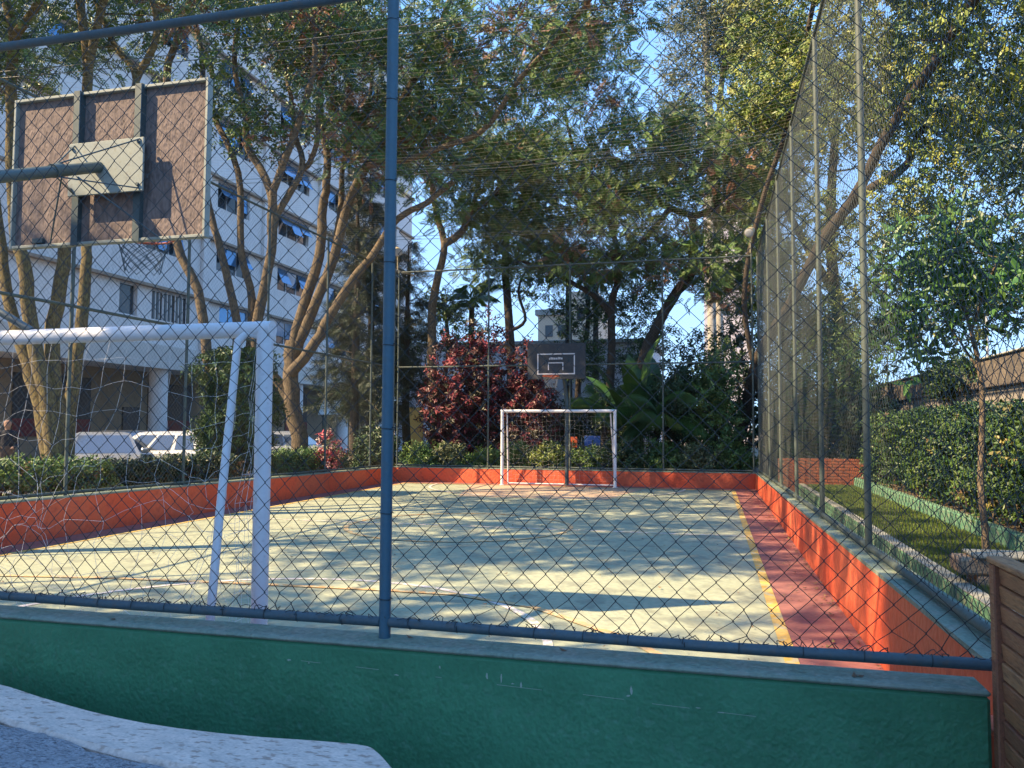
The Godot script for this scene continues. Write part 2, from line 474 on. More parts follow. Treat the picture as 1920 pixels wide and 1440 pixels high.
var STEM_B := [
	[[V(-10.18,-0.10,-15.00), V(-10.18,0.21,-15.00), V(-10.43,1.96,-14.91), V(-10.60,2.99,-14.82), V(-10.83,4.44,-14.73), V(-11.33,5.53,-14.64), V(-11.50,7.34,-14.56), V(-11.56,9.20,-14.47), V(-11.38,9.65,-14.38), V(-10.97,10.51,-14.29), V(-10.67,11.61,-14.20)], 0.136, 0.064],
	[[V(-10.25,-0.10,-15.20), V(-10.25,0.19,-15.20), V(-10.18,2.67,-15.20), V(-10.17,3.82,-15.20), V(-10.60,5.42,-15.20), V(-10.95,6.44,-15.20), V(-11.23,8.16,-15.20), V(-11.20,9.77,-15.20), V(-11.52,11.07,-15.20)], 0.128, 0.048],
	[[V(-10.18,-0.10,-15.30), V(-10.18,0.18,-15.30), V(-9.96,2.68,-15.37), V(-9.94,4.32,-15.44), V(-10.30,5.48,-15.51), V(-10.48,7.33,-15.59), V(-11.23,8.85,-15.66), V(-11.38,10.03,-15.73), V(-12.12,11.20,-15.80)], 0.120, 0.048],
	[[V(-10.12,-0.10,-15.40), V(-10.12,0.18,-15.40), V(-9.81,2.44,-15.35), V(-9.71,3.85,-15.30), V(-9.37,5.37,-15.25), V(-9.40,6.72,-15.20), V(-9.96,7.72,-15.15), V(-9.99,8.38,-15.10), V(-10.27,9.60,-15.05), V(-10.14,10.90,-15.00)], 0.160, 0.048],
	[[V(-9.40,5.74,-15.30), V(-9.32,6.55,-15.16), V(-9.05,7.04,-15.02), V(-8.47,8.27,-14.88), V(-8.12,9.33,-14.74), V(-8.20,10.78,-14.60)], 0.104, 0.048],
	[[V(-9.39,5.86,-15.30), V(-9.32,6.31,-15.42), V(-8.82,7.26,-15.54), V(-9.07,8.06,-15.66), V(-9.29,9.07,-15.78), V(-9.73,10.56,-15.90)], 0.096, 0.040],
	[[V(-8.91,7.32,-15.70), V(-8.67,7.40,-15.58), V(-8.40,7.92,-15.45), V(-8.33,9.02,-15.32), V(-8.00,10.25,-15.20)], 0.072, 0.040],
]
var STEM_C := [
	[[V(-10.44,-0.10,-18.80), V(-10.44,0.02,-18.80), V(-10.58,1.22,-18.77), V(-10.80,2.02,-18.75), V(-10.85,2.92,-18.73), V(-10.78,3.77,-18.70)], 0.240, 0.192],
	[[V(-10.80,3.06,-18.70), V(-10.64,4.04,-18.61), V(-9.95,5.98,-18.52), V(-9.85,7.28,-18.44), V(-9.72,7.64,-18.35), V(-9.64,8.53,-18.26), V(-9.82,9.57,-18.18), V(-9.74,11.22,-18.09), V(-9.19,12.53,-18.00)], 0.160, 0.064],
	[[V(-10.86,3.35,-18.80), V(-10.41,4.03,-18.60), V(-9.47,5.93,-18.40), V(-8.94,7.40,-18.20), V(-7.90,8.87,-18.00), V(-7.09,10.10,-17.80), V(-6.40,11.13,-17.60), V(-5.93,12.03,-17.40)], 0.160, 0.064],
	[[V(-10.77,2.91,-18.60), V(-10.04,3.74,-18.57), V(-9.65,4.38,-18.54), V(-8.96,5.34,-18.51), V(-8.38,5.99,-18.49), V(-7.75,6.81,-18.46), V(-6.95,7.18,-18.43), V(-6.23,7.66,-18.40)], 0.152, 0.064],
	[[V(-9.57,6.12,-18.60), V(-9.45,7.42,-18.70), V(-9.44,8.61,-18.80), V(-8.82,10.04,-18.90), V(-8.73,11.53,-19.00)], 0.096, 0.040],
	[[V(-10.77,2.02,-18.80), V(-11.20,2.69,-18.70), V(-11.53,3.09,-18.60)], 0.160, 0.104],
	[[V(-8.37,8.11,-18.00), V(-7.19,8.01,-17.57), V(-6.11,8.07,-17.13), V(-4.94,8.23,-16.70), V(-4.02,9.09,-16.27), V(-2.94,9.82,-15.83), V(-2.06,10.49,-15.40)], 0.088, 0.040],
]
var STEM_D := [
	[[V(-8.27,-0.10,-23.00), V(-8.27,0.33,-23.00), V(-8.33,1.68,-23.00), V(-8.44,3.34,-23.00), V(-8.45,5.05,-23.00), V(-8.29,6.08,-23.00), V(-8.07,7.20,-23.00), V(-8.31,8.10,-23.00), V(-8.53,9.26,-23.00), V(-8.87,10.66,-23.00)], 0.200, 0.072],
	[[V(-8.07,7.22,-23.00), V(-7.45,7.55,-22.85), V(-7.11,8.06,-22.70), V(-6.27,8.62,-22.55), V(-5.66,9.67,-22.40)], 0.136, 0.056],
	[[V(-7.14,8.09,-22.80), V(-6.83,9.21,-22.70), V(-6.98,10.52,-22.60)], 0.080, 0.040],
]
var STEM_E := [
	[[V(-6.33,-0.10,-25.00), V(-6.33,0.65,-25.00), V(-6.43,4.34,-25.00), V(-6.61,6.58,-25.00), V(-6.58,7.92,-25.00), V(-6.12,8.98,-25.00), V(-5.49,10.01,-25.00)], 0.190, 0.080],
	[[V(-6.43,4.70,-25.00), V(-5.90,5.02,-24.87), V(-6.10,5.98,-24.73), V(-5.75,6.73,-24.60)], 0.070, 0.030],
]
var STEM_F := [
	[[V(-2.28,-0.10,-24.00), V(-2.28,0.57,-24.00), V(-2.01,3.47,-23.89), V(-1.12,5.38,-23.78), V(-0.63,5.91,-23.67), V(-0.50,6.40,-23.56), V(-0.48,7.17,-23.44), V(-0.55,7.73,-23.33), V(-1.16,7.98,-23.22), V(-2.00,8.49,-23.11), V(-2.61,9.46,-23.00)], 0.208, 0.064],
	[[V(-0.55,7.72,-23.30), V(0.06,7.82,-23.05), V(1.02,8.64,-22.80)], 0.112, 0.048],
	[[V(-1.15,7.94,-23.20), V(-2.00,6.94,-23.00), V(-2.76,6.54,-22.80), V(-3.51,6.69,-22.60)], 0.088, 0.040],
	[[V(-3.16,-0.10,-24.60), V(-3.16,0.54,-24.60), V(-3.01,4.20,-24.43), V(-2.99,5.40,-24.27), V(-2.72,6.35,-24.10), V(-2.89,7.46,-23.93), V(-3.36,8.44,-23.77), V(-4.33,9.30,-23.60)], 0.160, 0.056],
	[[V(-3.01,5.04,-24.40), V(-3.60,5.67,-24.20), V(-4.87,6.39,-24.00), V(-5.74,6.73,-23.80)], 0.104, 0.048],
	[[V(-2.85,7.47,-24.00), V(-3.03,8.36,-23.75), V(-4.10,8.75,-23.50), V(-4.02,9.88,-23.25), V(-4.23,10.91,-23.00)], 0.088, 0.040],
]
var STEM_G := [
	[[V(0.35,-0.10,-24.40), V(0.89,1.71,-23.50), V(1.25,3.44,-22.44), V(1.95,4.64,-21.38), V(2.56,5.91,-20.31), V(3.18,6.76,-19.25), V(3.74,7.88,-18.19), V(4.21,8.58,-17.12), V(4.87,9.59,-16.06), V(5.02,9.86,-15.00)], 0.173, 0.086],
	[[V(2.73,6.26,-20.30), V(3.47,7.04,-19.85), V(4.36,7.52,-19.40), V(4.43,7.89,-18.95), V(4.86,8.52,-18.50)], 0.137, 0.058],
]
var STEM_S := [
	[[V(1.70,-0.10,-23.20), V(1.25,2.60,-22.60), V(0.88,5.02,-22.00), V(1.30,7.37,-21.25), V(1.97,9.25,-20.50), V(2.42,11.48,-19.75), V(2.52,12.27,-19.00)], 0.080, 0.056],
]
var STEM_SAP := [
	[[V(2.24,0.20,-7.50), V(2.24,0.53,-7.50), V(2.23,1.07,-7.54), V(2.27,1.72,-7.58), V(2.26,2.09,-7.62), V(2.20,2.47,-7.66), V(2.11,2.81,-7.70)], 0.035, 0.014],
	[[V(2.27,1.99,-7.60), V(2.14,2.29,-7.70), V(2.05,2.49,-7.80)], 0.012, 0.007],
	[[V(2.22,2.37,-7.65), V(2.31,2.73,-7.53), V(2.40,3.02,-7.40)], 0.014, 0.008],
]
var STEM_EUC1 := [
	[[V(0.10,-0.10,-45.00), V(0.05,6.34,-45.00), V(0.06,16.65,-45.00), V(-0.09,22.86,-45.00), V(-0.35,26.97,-45.00)], 0.300, 0.160],
]
var STEM_EUC2 := [
	[[V(0.50,-0.10,-46.00), V(0.49,6.44,-46.00), V(0.45,16.96,-46.00), V(0.96,23.21,-46.00), V(2.20,27.50,-46.00)], 0.250, 0.140],
]

# ------------------------------------------------------------------ court, walls, fences
func hw(z: float) -> float:
	return 0.654 + 0.0118 * z        # the floor falls a little: the wall stands lower at the far end

func strip_sheet(pts: Array, width: float, y: float) -> MB:
	var b := MB.new()
	for i in pts.size() - 1:
		var p: Vector2 = pts[i]
		var q: Vector2 = pts[i + 1]
		var d0: Vector2 = (q - (pts[i - 1] if i > 0 else p)).normalized().orthogonal() * width * 0.5
		var d1: Vector2 = ((pts[i + 2] if i + 2 < pts.size() else q) - p).normalized().orthogonal() * width * 0.5
		var c4 := [V(p.x - d0.x, y, p.y - d0.y), V(p.x + d0.x, y, p.y + d0.y), V(q.x + d1.x, y, q.y + d1.y), V(q.x - d1.x, y, q.y - d1.y)]
		if (c4[1] - c4[0]).cross(c4[2] - c4[0]).y < 0:
			c4.reverse()
		b.quad(c4[0], c4[1], c4[2], c4[3])
	return b

func build_ground() -> void:
	var b := MB.new()
	b.quad(V(-400, -0.12, 300), V(400, -0.12, 300), V(400, -0.12, -500), V(-400, -0.12, -500))
	structure(b, "ground", M.soil)
	b = MB.new()
	b.box(V(-70, -0.2, -75), V(-11.3, -0.06, 30))
	structure(b, "parking_lot", M.asphalt)
	b = MB.new()
	b.box(V(-9.9, -0.2, -2.616), V(8, -0.03, 12))
	structure(b, "path", M.concrete)
	# raised planting beds
	b = MB.new()
	b.box(V(-11.0, -0.2, -40), V(-8.735, 0.05, -0.5))
	structure(b, "planting_bed", M.soil)
	b = MB.new()
	b.box(V(-8.72, -0.2, -41), V(4.55, 0.16, -20.56))
	structure(b, "garden_bed", M.soil)
	b = MB.new()
	b.box(V(-11.14, -0.2, -40), V(-11.005, 0.12, -0.5), 0.015)
	structure(b, "kerb", M.concrete)
	b = MB.new()
	b.box(V(1.96, -0.1, -20.5), V(2.93, 0.262, -3.0))
	structure(b, "lawn", M.turf)
	b = MB.new()
	b.box(V(1.255, -0.15, -20.5), V(1.8, 0.02, -2.6))
	structure(b, "gutter", M.concrete)

func build_court() -> void:
	var b := MB.new()
	b.box(V(XL, -0.18, ZF), V(XR, 0.0, -2.7595))
	var floor_o := structure(b, "court_floor", M.court)
	b = MB.new()
	b.box(V(0.535, -0.05, ZF + 0.002), V(XR - 0.002, 0.004, -2.78))
	part(b, "red_margin", M.red_floor, floor_o)
	b = MB.new()
	b.box(V(XL + 0.002, -0.05, ZF + 0.002), V(XL + 0.45, 0.004, -2.78))
	part(b, "red_margin", M.red_floor, floor_o)
	b = MB.new()
	b.box(V(XL + 0.451, -0.05, ZF + 0.003), V(0.534, 0.0043, ZF + 0.55))
	part(b, "red_margin", M.red_floor, floor_o)
	# worn key in front of the far basket
	b = MB.new()
	b.prism([V(-6.1, -0.04, ZF + 0.56), V(-1.6, -0.04, ZF + 0.56), V(-2.2, -0.04, -16.4), V(-5.4, -0.04, -16.4)], V(0, 0.0443, 0))
	part(b, "worn_key", M.worn_red, floor_o)
	# painted lines
	part(strip_sheet([Vector2(0.487, -2.8), Vector2(0.487, -19.7)], 0.09, 0.0045), "painted_line", M.yellow_line, floor_o)
	part(strip_sheet([Vector2(-8.0, -2.8), Vector2(-8.0, -19.7)], 0.09, 0.0045), "painted_line", M.yellow_line, floor_o)
	part(strip_sheet([Vector2(-8.04, -19.75), Vector2(0.53, -19.75)], 0.09, 0.0085), "painted_line", M.yellow_line, floor_o)
	var arc := []
	for i in 33:
		var a := PI * (-0.02 + 1.04 * i / 32.0)
		arc.append(Vector2(-3.35 + cos(a) * 2.3, -4.88 - sin(a) * 2.3))
	part(strip_sheet(arc, 0.07, 0.0045), "painted_line", M.white_line, floor_o)
	var yarc := [Vector2(-7.95, -6.1), Vector2(-6.9, -6.44), Vector2(-5.8, -6.62), Vector2(-4.5, -6.72), Vector2(-3.0, -6.80), Vector2(-2.27, -6.80), Vector2(-1.46, -6.50), Vector2(-0.94, -6.02), Vector2(-0.58, -5.70), Vector2(-0.25, -5.2), Vector2(0.1, -4.4), Vector2(0.25, -3.4)]
	part(strip_sheet(yarc, 0.075, 0.0085), "painted_line", M.orange_line, floor_o)
	part(strip_sheet([Vector2(-7.95, -11.5), Vector2(0.44, -11.5)], 0.07, 0.0045), "painted_line", M.white_line, floor_o)
	var circ := []
	for i in 41:
		circ.append(Vector2(-3.75 + cos(TAU * i / 40.0) * 1.7, -11.5 + sin(TAU * i / 40.0) * 1.7))
	part(strip_sheet(circ, 0.07, 0.0085), "painted_line", M.orange_line, floor_o)
	var farc := []
	for i in 33:
		var a := PI * i / 32.0
		farc.append(Vector2(-3.85 + cos(a) * 3.2, -19.7 + sin(a) * 3.2))
	part(strip_sheet(farc, 0.07, 0.0128), "painted_line", M.white_line, floor_o)

func long_wall(xa: float, xb: float, z0: float, z1: float, called: String, label: String, capm: Material) -> Node3D:
	var t := thing(called, label, "wall", V((xa + xb) * 0.5, 0, (z0 + z1) * 0.5))
	var b := MB.new()
	b.prism([V(xa, -0.2, z0), V(xa, hw(z0) - 0.025, z0), V(xa, hw(z1) - 0.025, z1), V(xa, -0.2, z1)], V(xb - xa, 0, 0))
	part(b, "wall_body", M.orange, t)
	b = MB.new()
	b.prism([V(xa - 0.006, hw(z0) - 0.025, z0), V(xa - 0.006, hw(z0), z0), V(xa - 0.006, hw(z1), z1), V(xa - 0.006, hw(z1) - 0.025, z1)], V(xb - xa + 0.012, 0, 0))
	part(b, "coping", capm, t)
	return t

func build_walls() -> void:
	long_wall(XR, XR + 0.22, -2.80, ZF - 0.2, "court_wall", "low orange wall with grey green coping beside the lawn strip", M.cap)
	long_wall(XL - 0.2, XL, -2.80, ZF - 0.2, "court_wall", "low orange wall along the car park hedge in shade", M.cap)
	var t := thing("court_wall", "low orange wall behind the far goal", "wall", V(-3.75, 0, ZF))
	var b := MB.new()
	b.box(V(XL + 0.004, -0.2, ZF - 0.2), V(XR - 0.004, hw(ZF) - 0.028, ZF))
	part(b, "wall_body", M.orange, t)
	b = MB.new()
	b.box(V(XL + 0.008, hw(ZF) - 0.028, ZF - 0.206), V(XR - 0.008, hw(ZF) - 0.003, ZF + 0.006))
	part(b, "coping", M.cap, t)
	# near wall, green towards the camera
	t = thing("near_wall", "green painted wall with grey coping under the closest fence", "wall", V(-3.9, 0, -2.68))
	b = MB.new()
	b.box(V(-8.75, -0.2, -2.753), V(0.785, 0.725, -2.615), 0.012)
	part(b, "wall_body", M.green, t)
	b = MB.new()
	b.box(V(-8.75, 0.7255, -2.760), V(0.785, 0.742, -2.611), 0.008)
	part(b, "coping", M.cap, t)
	b = MB.new()
	b.box(V(-8.7, -0.1, -2.759), V(0.784, 0.720, -2.7535))
	part(b, "orange_face", M.orange, t)
	b = MB.new()
	b.box(V(0.786, -0.2, -2.799), V(1.24, 0.62, -2.63), 0.01)
	part(b, "wall_end", M.orange, t)
	rng.seed = 91
	# scrapes in the paint
	for q in [[-1.5, 0.66, 0.018, 0.005], [-1.08, 0.64, 0.016, 0.005], [-0.75, 0.665, 0.007, 0.022], [-0.70, 0.66, 0.005, 0.026], [-0.92, 0.68, 0.006, 0.012], [-0.262, 0.655, 0.006, 0.034], [-0.272, 0.638, 0.014, 0.005], [-0.63, 0.642, 0.006, 0.018], [-0.66, 0.645, 0.01, 0.004], [-0.05, 0.62, 0.012, 0.003], [0.02, 0.612, 0.016, 0.003], [-1.42, 0.655, 0.006, 0.004]]:
		b = MB.new()
		var ring := []
		for i in 7:
			var a := TAU * i / 7.0
			ring.append(V(q[0] + cos(a) * q[2] * rf(0.25, 0.8), q[1] + sin(a) * q[3] * rf(0.2, 0.75), -2.615))
		b.prism(ring, V(0, 0, 0.0012))
		part(b, "paint_scrape", M.scuff, t)
	b = MB.new()
	var px := -1.45
	while px < 0.12:
		var l := rf(0.02, 0.16)
		var y := 0.662 - (px + 1.45) * 0.032 + rf(-0.002, 0.002)
		b.quad(V(px, y - 0.0008, -2.6135), V(px + l, y - 0.0008 - l * 0.03, -2.6135), V(px + l, y + 0.0006 - l * 0.03, -2.6135), V(px, y + 0.0006, -2.6135))
		px += l + rf(0.01, 0.22)
	part(b, "long_scratch", M.scuff, t)

func chain_mesh(w: float, h: float, wire: float, sides: int, sd: int) -> ArrayMesh:
	var key := "%.2f_%.2f_%d_%d" % [w, h, sides, sd]
	if panels.has(key):
		return panels[key]
	var b := MB.new()
	var nw := int(round(w / 0.041))
	var cw := w / nw
	var ns := int(round(h / 0.0415))
	var ch := h / ns
	var f := FastNoiseLite.new()
	f.seed = sd
	f.frequency = 0.9
	for i in nw:
		var p := []
		for j in ns + 1:
			var right := (j + i) % 2 == 0
			var x: float = (i + 1) * cw + 0.0016 if right else i * cw - 0.0016
			var y := j * ch
			var dx := f.get_noise_2d(x * 1.3, y * 1.3) * 0.016
			var dy := f.get_noise_2d(x * 1.3 + 40, y * 1.3) * 0.014
			if j == 0 or j == ns:
				dy = 0.0
			if sd == 7 and j < 3:
				dx += f.get_noise_2d(x * 9.0, 5.0 + j) * 0.03
				dy += f.get_noise_2d(x * 8.0, 9.0) * 0.02 * (3 - j) / 3.0
			var z := 0.002 * (1.0 if (i % 2 == 0) == right else -1.0) + f.get_noise_2d(x * 0.7, y * 0.7 + 90) * 0.012
			p.append(V(x + dx, y + dy, z))
			# short twist at the knot
		b.tube(p, wire, sides, false)
	panels[key] = b.mesh()
	return panels[key]

# fence along a line of posts; pts = post feet, in order
func fence(called: String, label: String, feet: Array, post_m: Material, rail_m: Material, wire_m: Material, sides: int, wire: float, r: float, o := {}) -> Node3D:
	var mid: Vector3 = (feet[0] + feet[feet.size() - 1]) * 0.5
	var t := thing(called, label, "fence", V(mid.x, 0.0, mid.z))
	for i in feet.size():
		var p: Vector3 = feet[i]
		var b := MB.new()
		b.tube([p, p + V(0, 1.2, 0), p + V(0.004, 3.0, 0), V(p.x, FENCE_TOP + 0.05, p.z)], r, 14)
		b.ball(V(p.x, FENCE_TOP + 0.05, p.z), V(r, r * 0.6, r), 6, 12)
		part(b, "post", post_m, t)
	for i in feet.size() - 1:
		var p: Vector3 = feet[i]
		var q: Vector3 = feet[i + 1]
		var d := (q - p)
		d.y = 0
		d = d.normalized()
		for y in ([0.0, FENCE_TOP] if o.get("no_mid", false) else [0.0, FENCE_MID, FENCE_TOP]):
			var b := MB.new()
			var a0 := p + d * (r * 0.8)
			var a1 := q - d * (r * 0.8)
			if y == 0.0:
				a0.y = p.y + float(o.get("lift", 0.041))
				a1.y = q.y + float(o.get("lift", 0.041))
			else:
				a0.y = y
				a1.y = y
			var m2 := (a0 + a1) * 0.5 - V(0, 0.006, 0)
			b.tube([a0, m2, a1], r * float(o.get("rail", 0.93)), 12)
			part(b, "rail", rail_m, t)
		var w := V(q.x - p.x, 0, q.z - p.z).length() - 2 * r
		var base: float = minf(p.y, q.y) + 0.05
		var h: float = FENCE_TOP - base
		# wires lie on the outer side of the posts
		var tr := Transform3D()
		var up := V(0, 1, 0)
		tr.basis = Basis(d, up, d.cross(up))
		tr.origin = p + d * r
		tr.origin.y = base
		tr.origin += d.cross(up) * float(o.get("side", 0.0)) * r
		var mo := placed(chain_mesh(snappedf(w, 0.02), snappedf(h, 0.05), wire, sides, o.get("seed", 3)), "chain_link_mesh", wire_m, t, tr)
		mo.set_meta("kind", "stuff")
	return t

func ring_mesh(r: float, w: float) -> ArrayMesh:
	var b := MB.new()
	var p := []
	for i in 11:
		var a := TAU * i / 10.0 * 1.04
		p.append(V(cos(a) * r, i * 0.0007, sin(a) * r))
	p.append(V(r * 1.5, 0.004, r * 0.4))
	b.tube(p, w, 5)
	return b.mesh()

func build_fences() -> void:
	var t := fence("near_fence", "closest chain link fence with teal posts standing on the green wall", [V(-5.75, 0.742, ZN), V(-3.45, 0.742, ZN), V(-1.163, 0.742, ZN), V(1.10, 0.742, ZN)], M.teal, M.rail, M.wire_near, 5, 0.0019, 0.0215, {seed = 7, side = -0.9, lift = 0.056, rail = 0.84})
	# tie wires round the tall post and the bottom rail
	var ring := ring_mesh(0.0235, 0.0016)
	for k in 11:
		placed(ring, "tie_wire", M.wire_near, t, Transform3D(Basis(), V(-1.163, 0.88 + k * 0.31, ZN)))
	var ring2 := ring_mesh(0.0195, 0.0015)
	rng.seed = 5
	var x := -5.5
	while x < 1.0:
		if absf(x + 1.163) > 0.05:
			var bs := Basis(V(0, 0, 1), PI / 2) * Basis(V(0, 1, 0), rf(0, 6.28))
			placed(ring2, "tie_wire", M.wire_near, t, Transform3D(bs, V(x, 0.797, ZN)))
		x += rf(0.12, 0.2)
	# loose curls of wire along the bottom rail
	var b := MB.new()
	x = -3.4
	while x < 1.0:
		var p := []
		var h := rf(0.004, 0.022)
		var a := rf(-2, 2)
		for i in 5:
			p.append(V(x + a * 0.03 * i / 4.0 + sin(i * 1.7 + x * 9) * 0.006, 0.815 + h * sin(PI * i / 4.0) + rf(-0.003, 0.003), ZN + 0.018 + rf(-0.01, 0.01)))
		b.tube(p, 0.0015, 4)
		x += rf(0.02, 0.07)
	var cu := part(b, "loose_wire", M.wire_near, t)
	cu.set_meta("kind", "stuff")
	var feet := []
	for z in [-2.82, -6.46, -9.02, -11.65, -14.2, -16.8, -20.42]:
		feet.append(V(XR + 0.11, hw(z), z))
	fence("lawn_fence", "tall chain link fence on the orange wall beside the lawn", feet, M.post, M.post, M.wire, 3, 0.0018, 0.026, {no_mid = true})
	feet = []
	for z in [-2.9, -5.0, -7.0, -8.99, -11.47, -13.95, -16.45, -18.9, -20.42]:
		feet.append(V(XL - 0.1, hw(z), z))
	fence("car_park_fence", "tall chain link fence between the court and the parked cars", feet, M.post, M.post, M.wire, 3, 0.0013, 0.025, {seed = 4})
	feet = []
	for xx in [-8.50, -5.87, -3.63, -1.21, 1.0]:
		feet.append(V(xx, hw(ZF) - 0.003, ZF - 0.1))
	fence("far_fence", "tall chain link fence on the orange wall behind the far goal", feet, M.post, M.post, M.wire, 3, 0.0013, 0.024, {seed = 5})

func sag(x: float, z: float) -> float:
	var u := (x - XL) / (XR - XL)
	var w := fposmod(z, 4.4) / 4.4
	return FENCE_TOP - 0.03 - 0.30 * 4.0 * u * (1.0 - u) * 0.6 - 0.10 * sin(w * PI) + 0.03 * sin(x * 2.3 + z * 1.7)

func build_roof_net() -> void:
	var t := thing("roof_net", "fine cord net stretched over the whole court", "net", V(-3.75, FENCE_TOP, -11.5))
	var b := MB.new()
	var z := -3.0
	while z > ZF:
		var p := []
		for i in 13:
			var x := lerpf(XL - 0.08, XR + 0.1, i / 12.0)
			p.append(V(x, sag(x, z) if i > 0 and i < 12 else FENCE_TOP, z))
		b.tube(p, 0.0008, 3, false)
		z -= 0.14
	var x2 := XL + 0.1
	while x2 < XR:
		var p := []
		for i in 33:
			var zz := lerpf(ZN, ZF - 0.1, i / 32.0)
			p.append(V(x2, sag(x2, zz) if i > 0 and i < 32 else FENCE_TOP, zz))
		b.tube(p, 0.0006, 3, false)
		x2 += 0.16
	var o := part(b, "net_cords", M.net_cord, t)
	o.set_meta("kind", "stuff")
	for zc in [-7.6, -12.0, -16.4]:
		for k in 2:
			b = MB.new()
			var p := []
			for i in 9:
				var u := i / 8.0
				p.append(V(lerpf(XL - 0.1, XR + 0.11, u), FENCE_TOP + 0.02 - k * 0.12 * (0.4 + u * 0.2) - 0.10 * 4 * u * (1 - u), zc - 0.06 * k))
			b.tube(p, 0.005, 6)
			part(b, "support_cable", M.wire, t)

# ------------------------------------------------------------------ goals and baskets
func cord_net(b: MB, f: Callable, nu: int, nv: int, r: float) -> void:
	for i in nu + 1:
		var p := []
		for j in nv * 2 + 1:
			p.append(f.call(float(i) / nu, float(j) / (nv * 2)))
		b.tube(p, r, 3, false)
	for j in nv + 1:
		var p := []
		for i in nu * 2 + 1:
			p.append(f.call(float(i) / (nu * 2), float(j) / nv))
		b.tube(p, r, 3, false)

func goal(label: String, xl: float, xr: float, z: float, h: float, back: float, r: float, loose: float, sd: int) -> Node3D:
	var t := thing("football_goal", label, "goal", V((xl + xr) * 0.5, 0, z), "goals at the two ends of the court")
	for x in [xl, xr]:
		var b := MB.new()
		b.tube([V(x, 0.0, z), V(x, h * 0.5, z), V(x, h - r, z)], r, 18)
		b.lathe(V(x, 0.002, z), [[r * 1.9, 0.0], [r * 1.9, 0.012], [r * 1.02, 0.014]], 16)
		part(b, "post", M.white_paint, t)
	var b := MB.new()
	b.tube([V(xl - r, h - r, z), V((xl + xr) * 0.5, h - r - 0.004, z), V(xr + r, h - r, z)], r * 0.99, 18)
	part(b, "crossbar", M.white_paint, t)
	for s in [[xl, 1.0], [xr, -1.0]]:
		b = MB.new()
		var x: float = s[0] + s[1] * 0.115
		var rr := r * 0.5
		b.tube([V(s[0] + s[1] * 0.02, h - r - 0.03, z), V(x - s[1] * 0.03, h - r - 0.02, z + back * 0.05), V(x, h - r - 0.06, z + back * 0.12), V(x - s[1] * 0.03, h * 0.55, z + back * 0.55), V(x - s[1] * 0.06, 0.03, z + back), V(x - s[1] * 0.06, 0.0, z + back)], rr, 12)
		part(b, "back_stay", M.white_paint, t)
	b = MB.new()
	b.tube([V(xl + 0.06, 0.03, z + back), V(xr - 0.06, 0.03, z + back)], r * 0.45, 10)
	part(b, "ground_bar", M.white_paint, t)
	b = MB.new()
	var n := FastNoiseLite.new()
	n.seed = sd
	n.frequency = 0.55
	var f := func(u: float, v: float) -> Vector3:
		var x := lerpf(xl + 0.02, xr - 0.02, u)
		var p := V(x, lerpf(h - r * 1.6, 0.04, v), z + back * lerpf(0.06, 0.98, v))
		var k := sin(v * PI) * loose
		p += V(n.get_noise_2d(x * 2.2, v * 4) * 0.5 * k, n.get_noise_2d(x * 2.4 + 30, v * 4) * 0.55 * k - k * 0.12, n.get_noise_2d(x * 2 + 60, v * 3) * 0.2 * k * signf(back))
		return p
	cord_net(b, f, int((xr - xl) / 0.115), int(h / 0.115), 0.0009)
	for s in [xl, xr]:
		var g := func(u: float, v: float) -> Vector3:
			var zz := z + back * u * lerpf(0.12, 0.97, v)
			return V(s + n.get_noise_2d(zz * 5, v * 5) * 0.05, lerpf(h - r * 2, 0.03, v), zz)
		cord_net(b, g, 5, int(h / 0.13), 0.0009)
	var o := part(b, "net", M.cord, t)
	o.set_meta("kind", "stuff")
	return t

func hoop_net(b: MB, c: Vector3, r: float, l: float) -> void:
	for k in 12:
		for sg in [-1, 1]:
			var p := []
			for i in 9:
				var v := i / 8.0
				var a: float = TAU * k / 12.0 + sg * v * 2.1
				var rr := r * lerpf(1.0, 0.62, pow(v, 0.7))
				p.append(c + V(cos(a) * rr, -v * l, sin(a) * rr))
			b.tube(p, 0.003, 4, false)

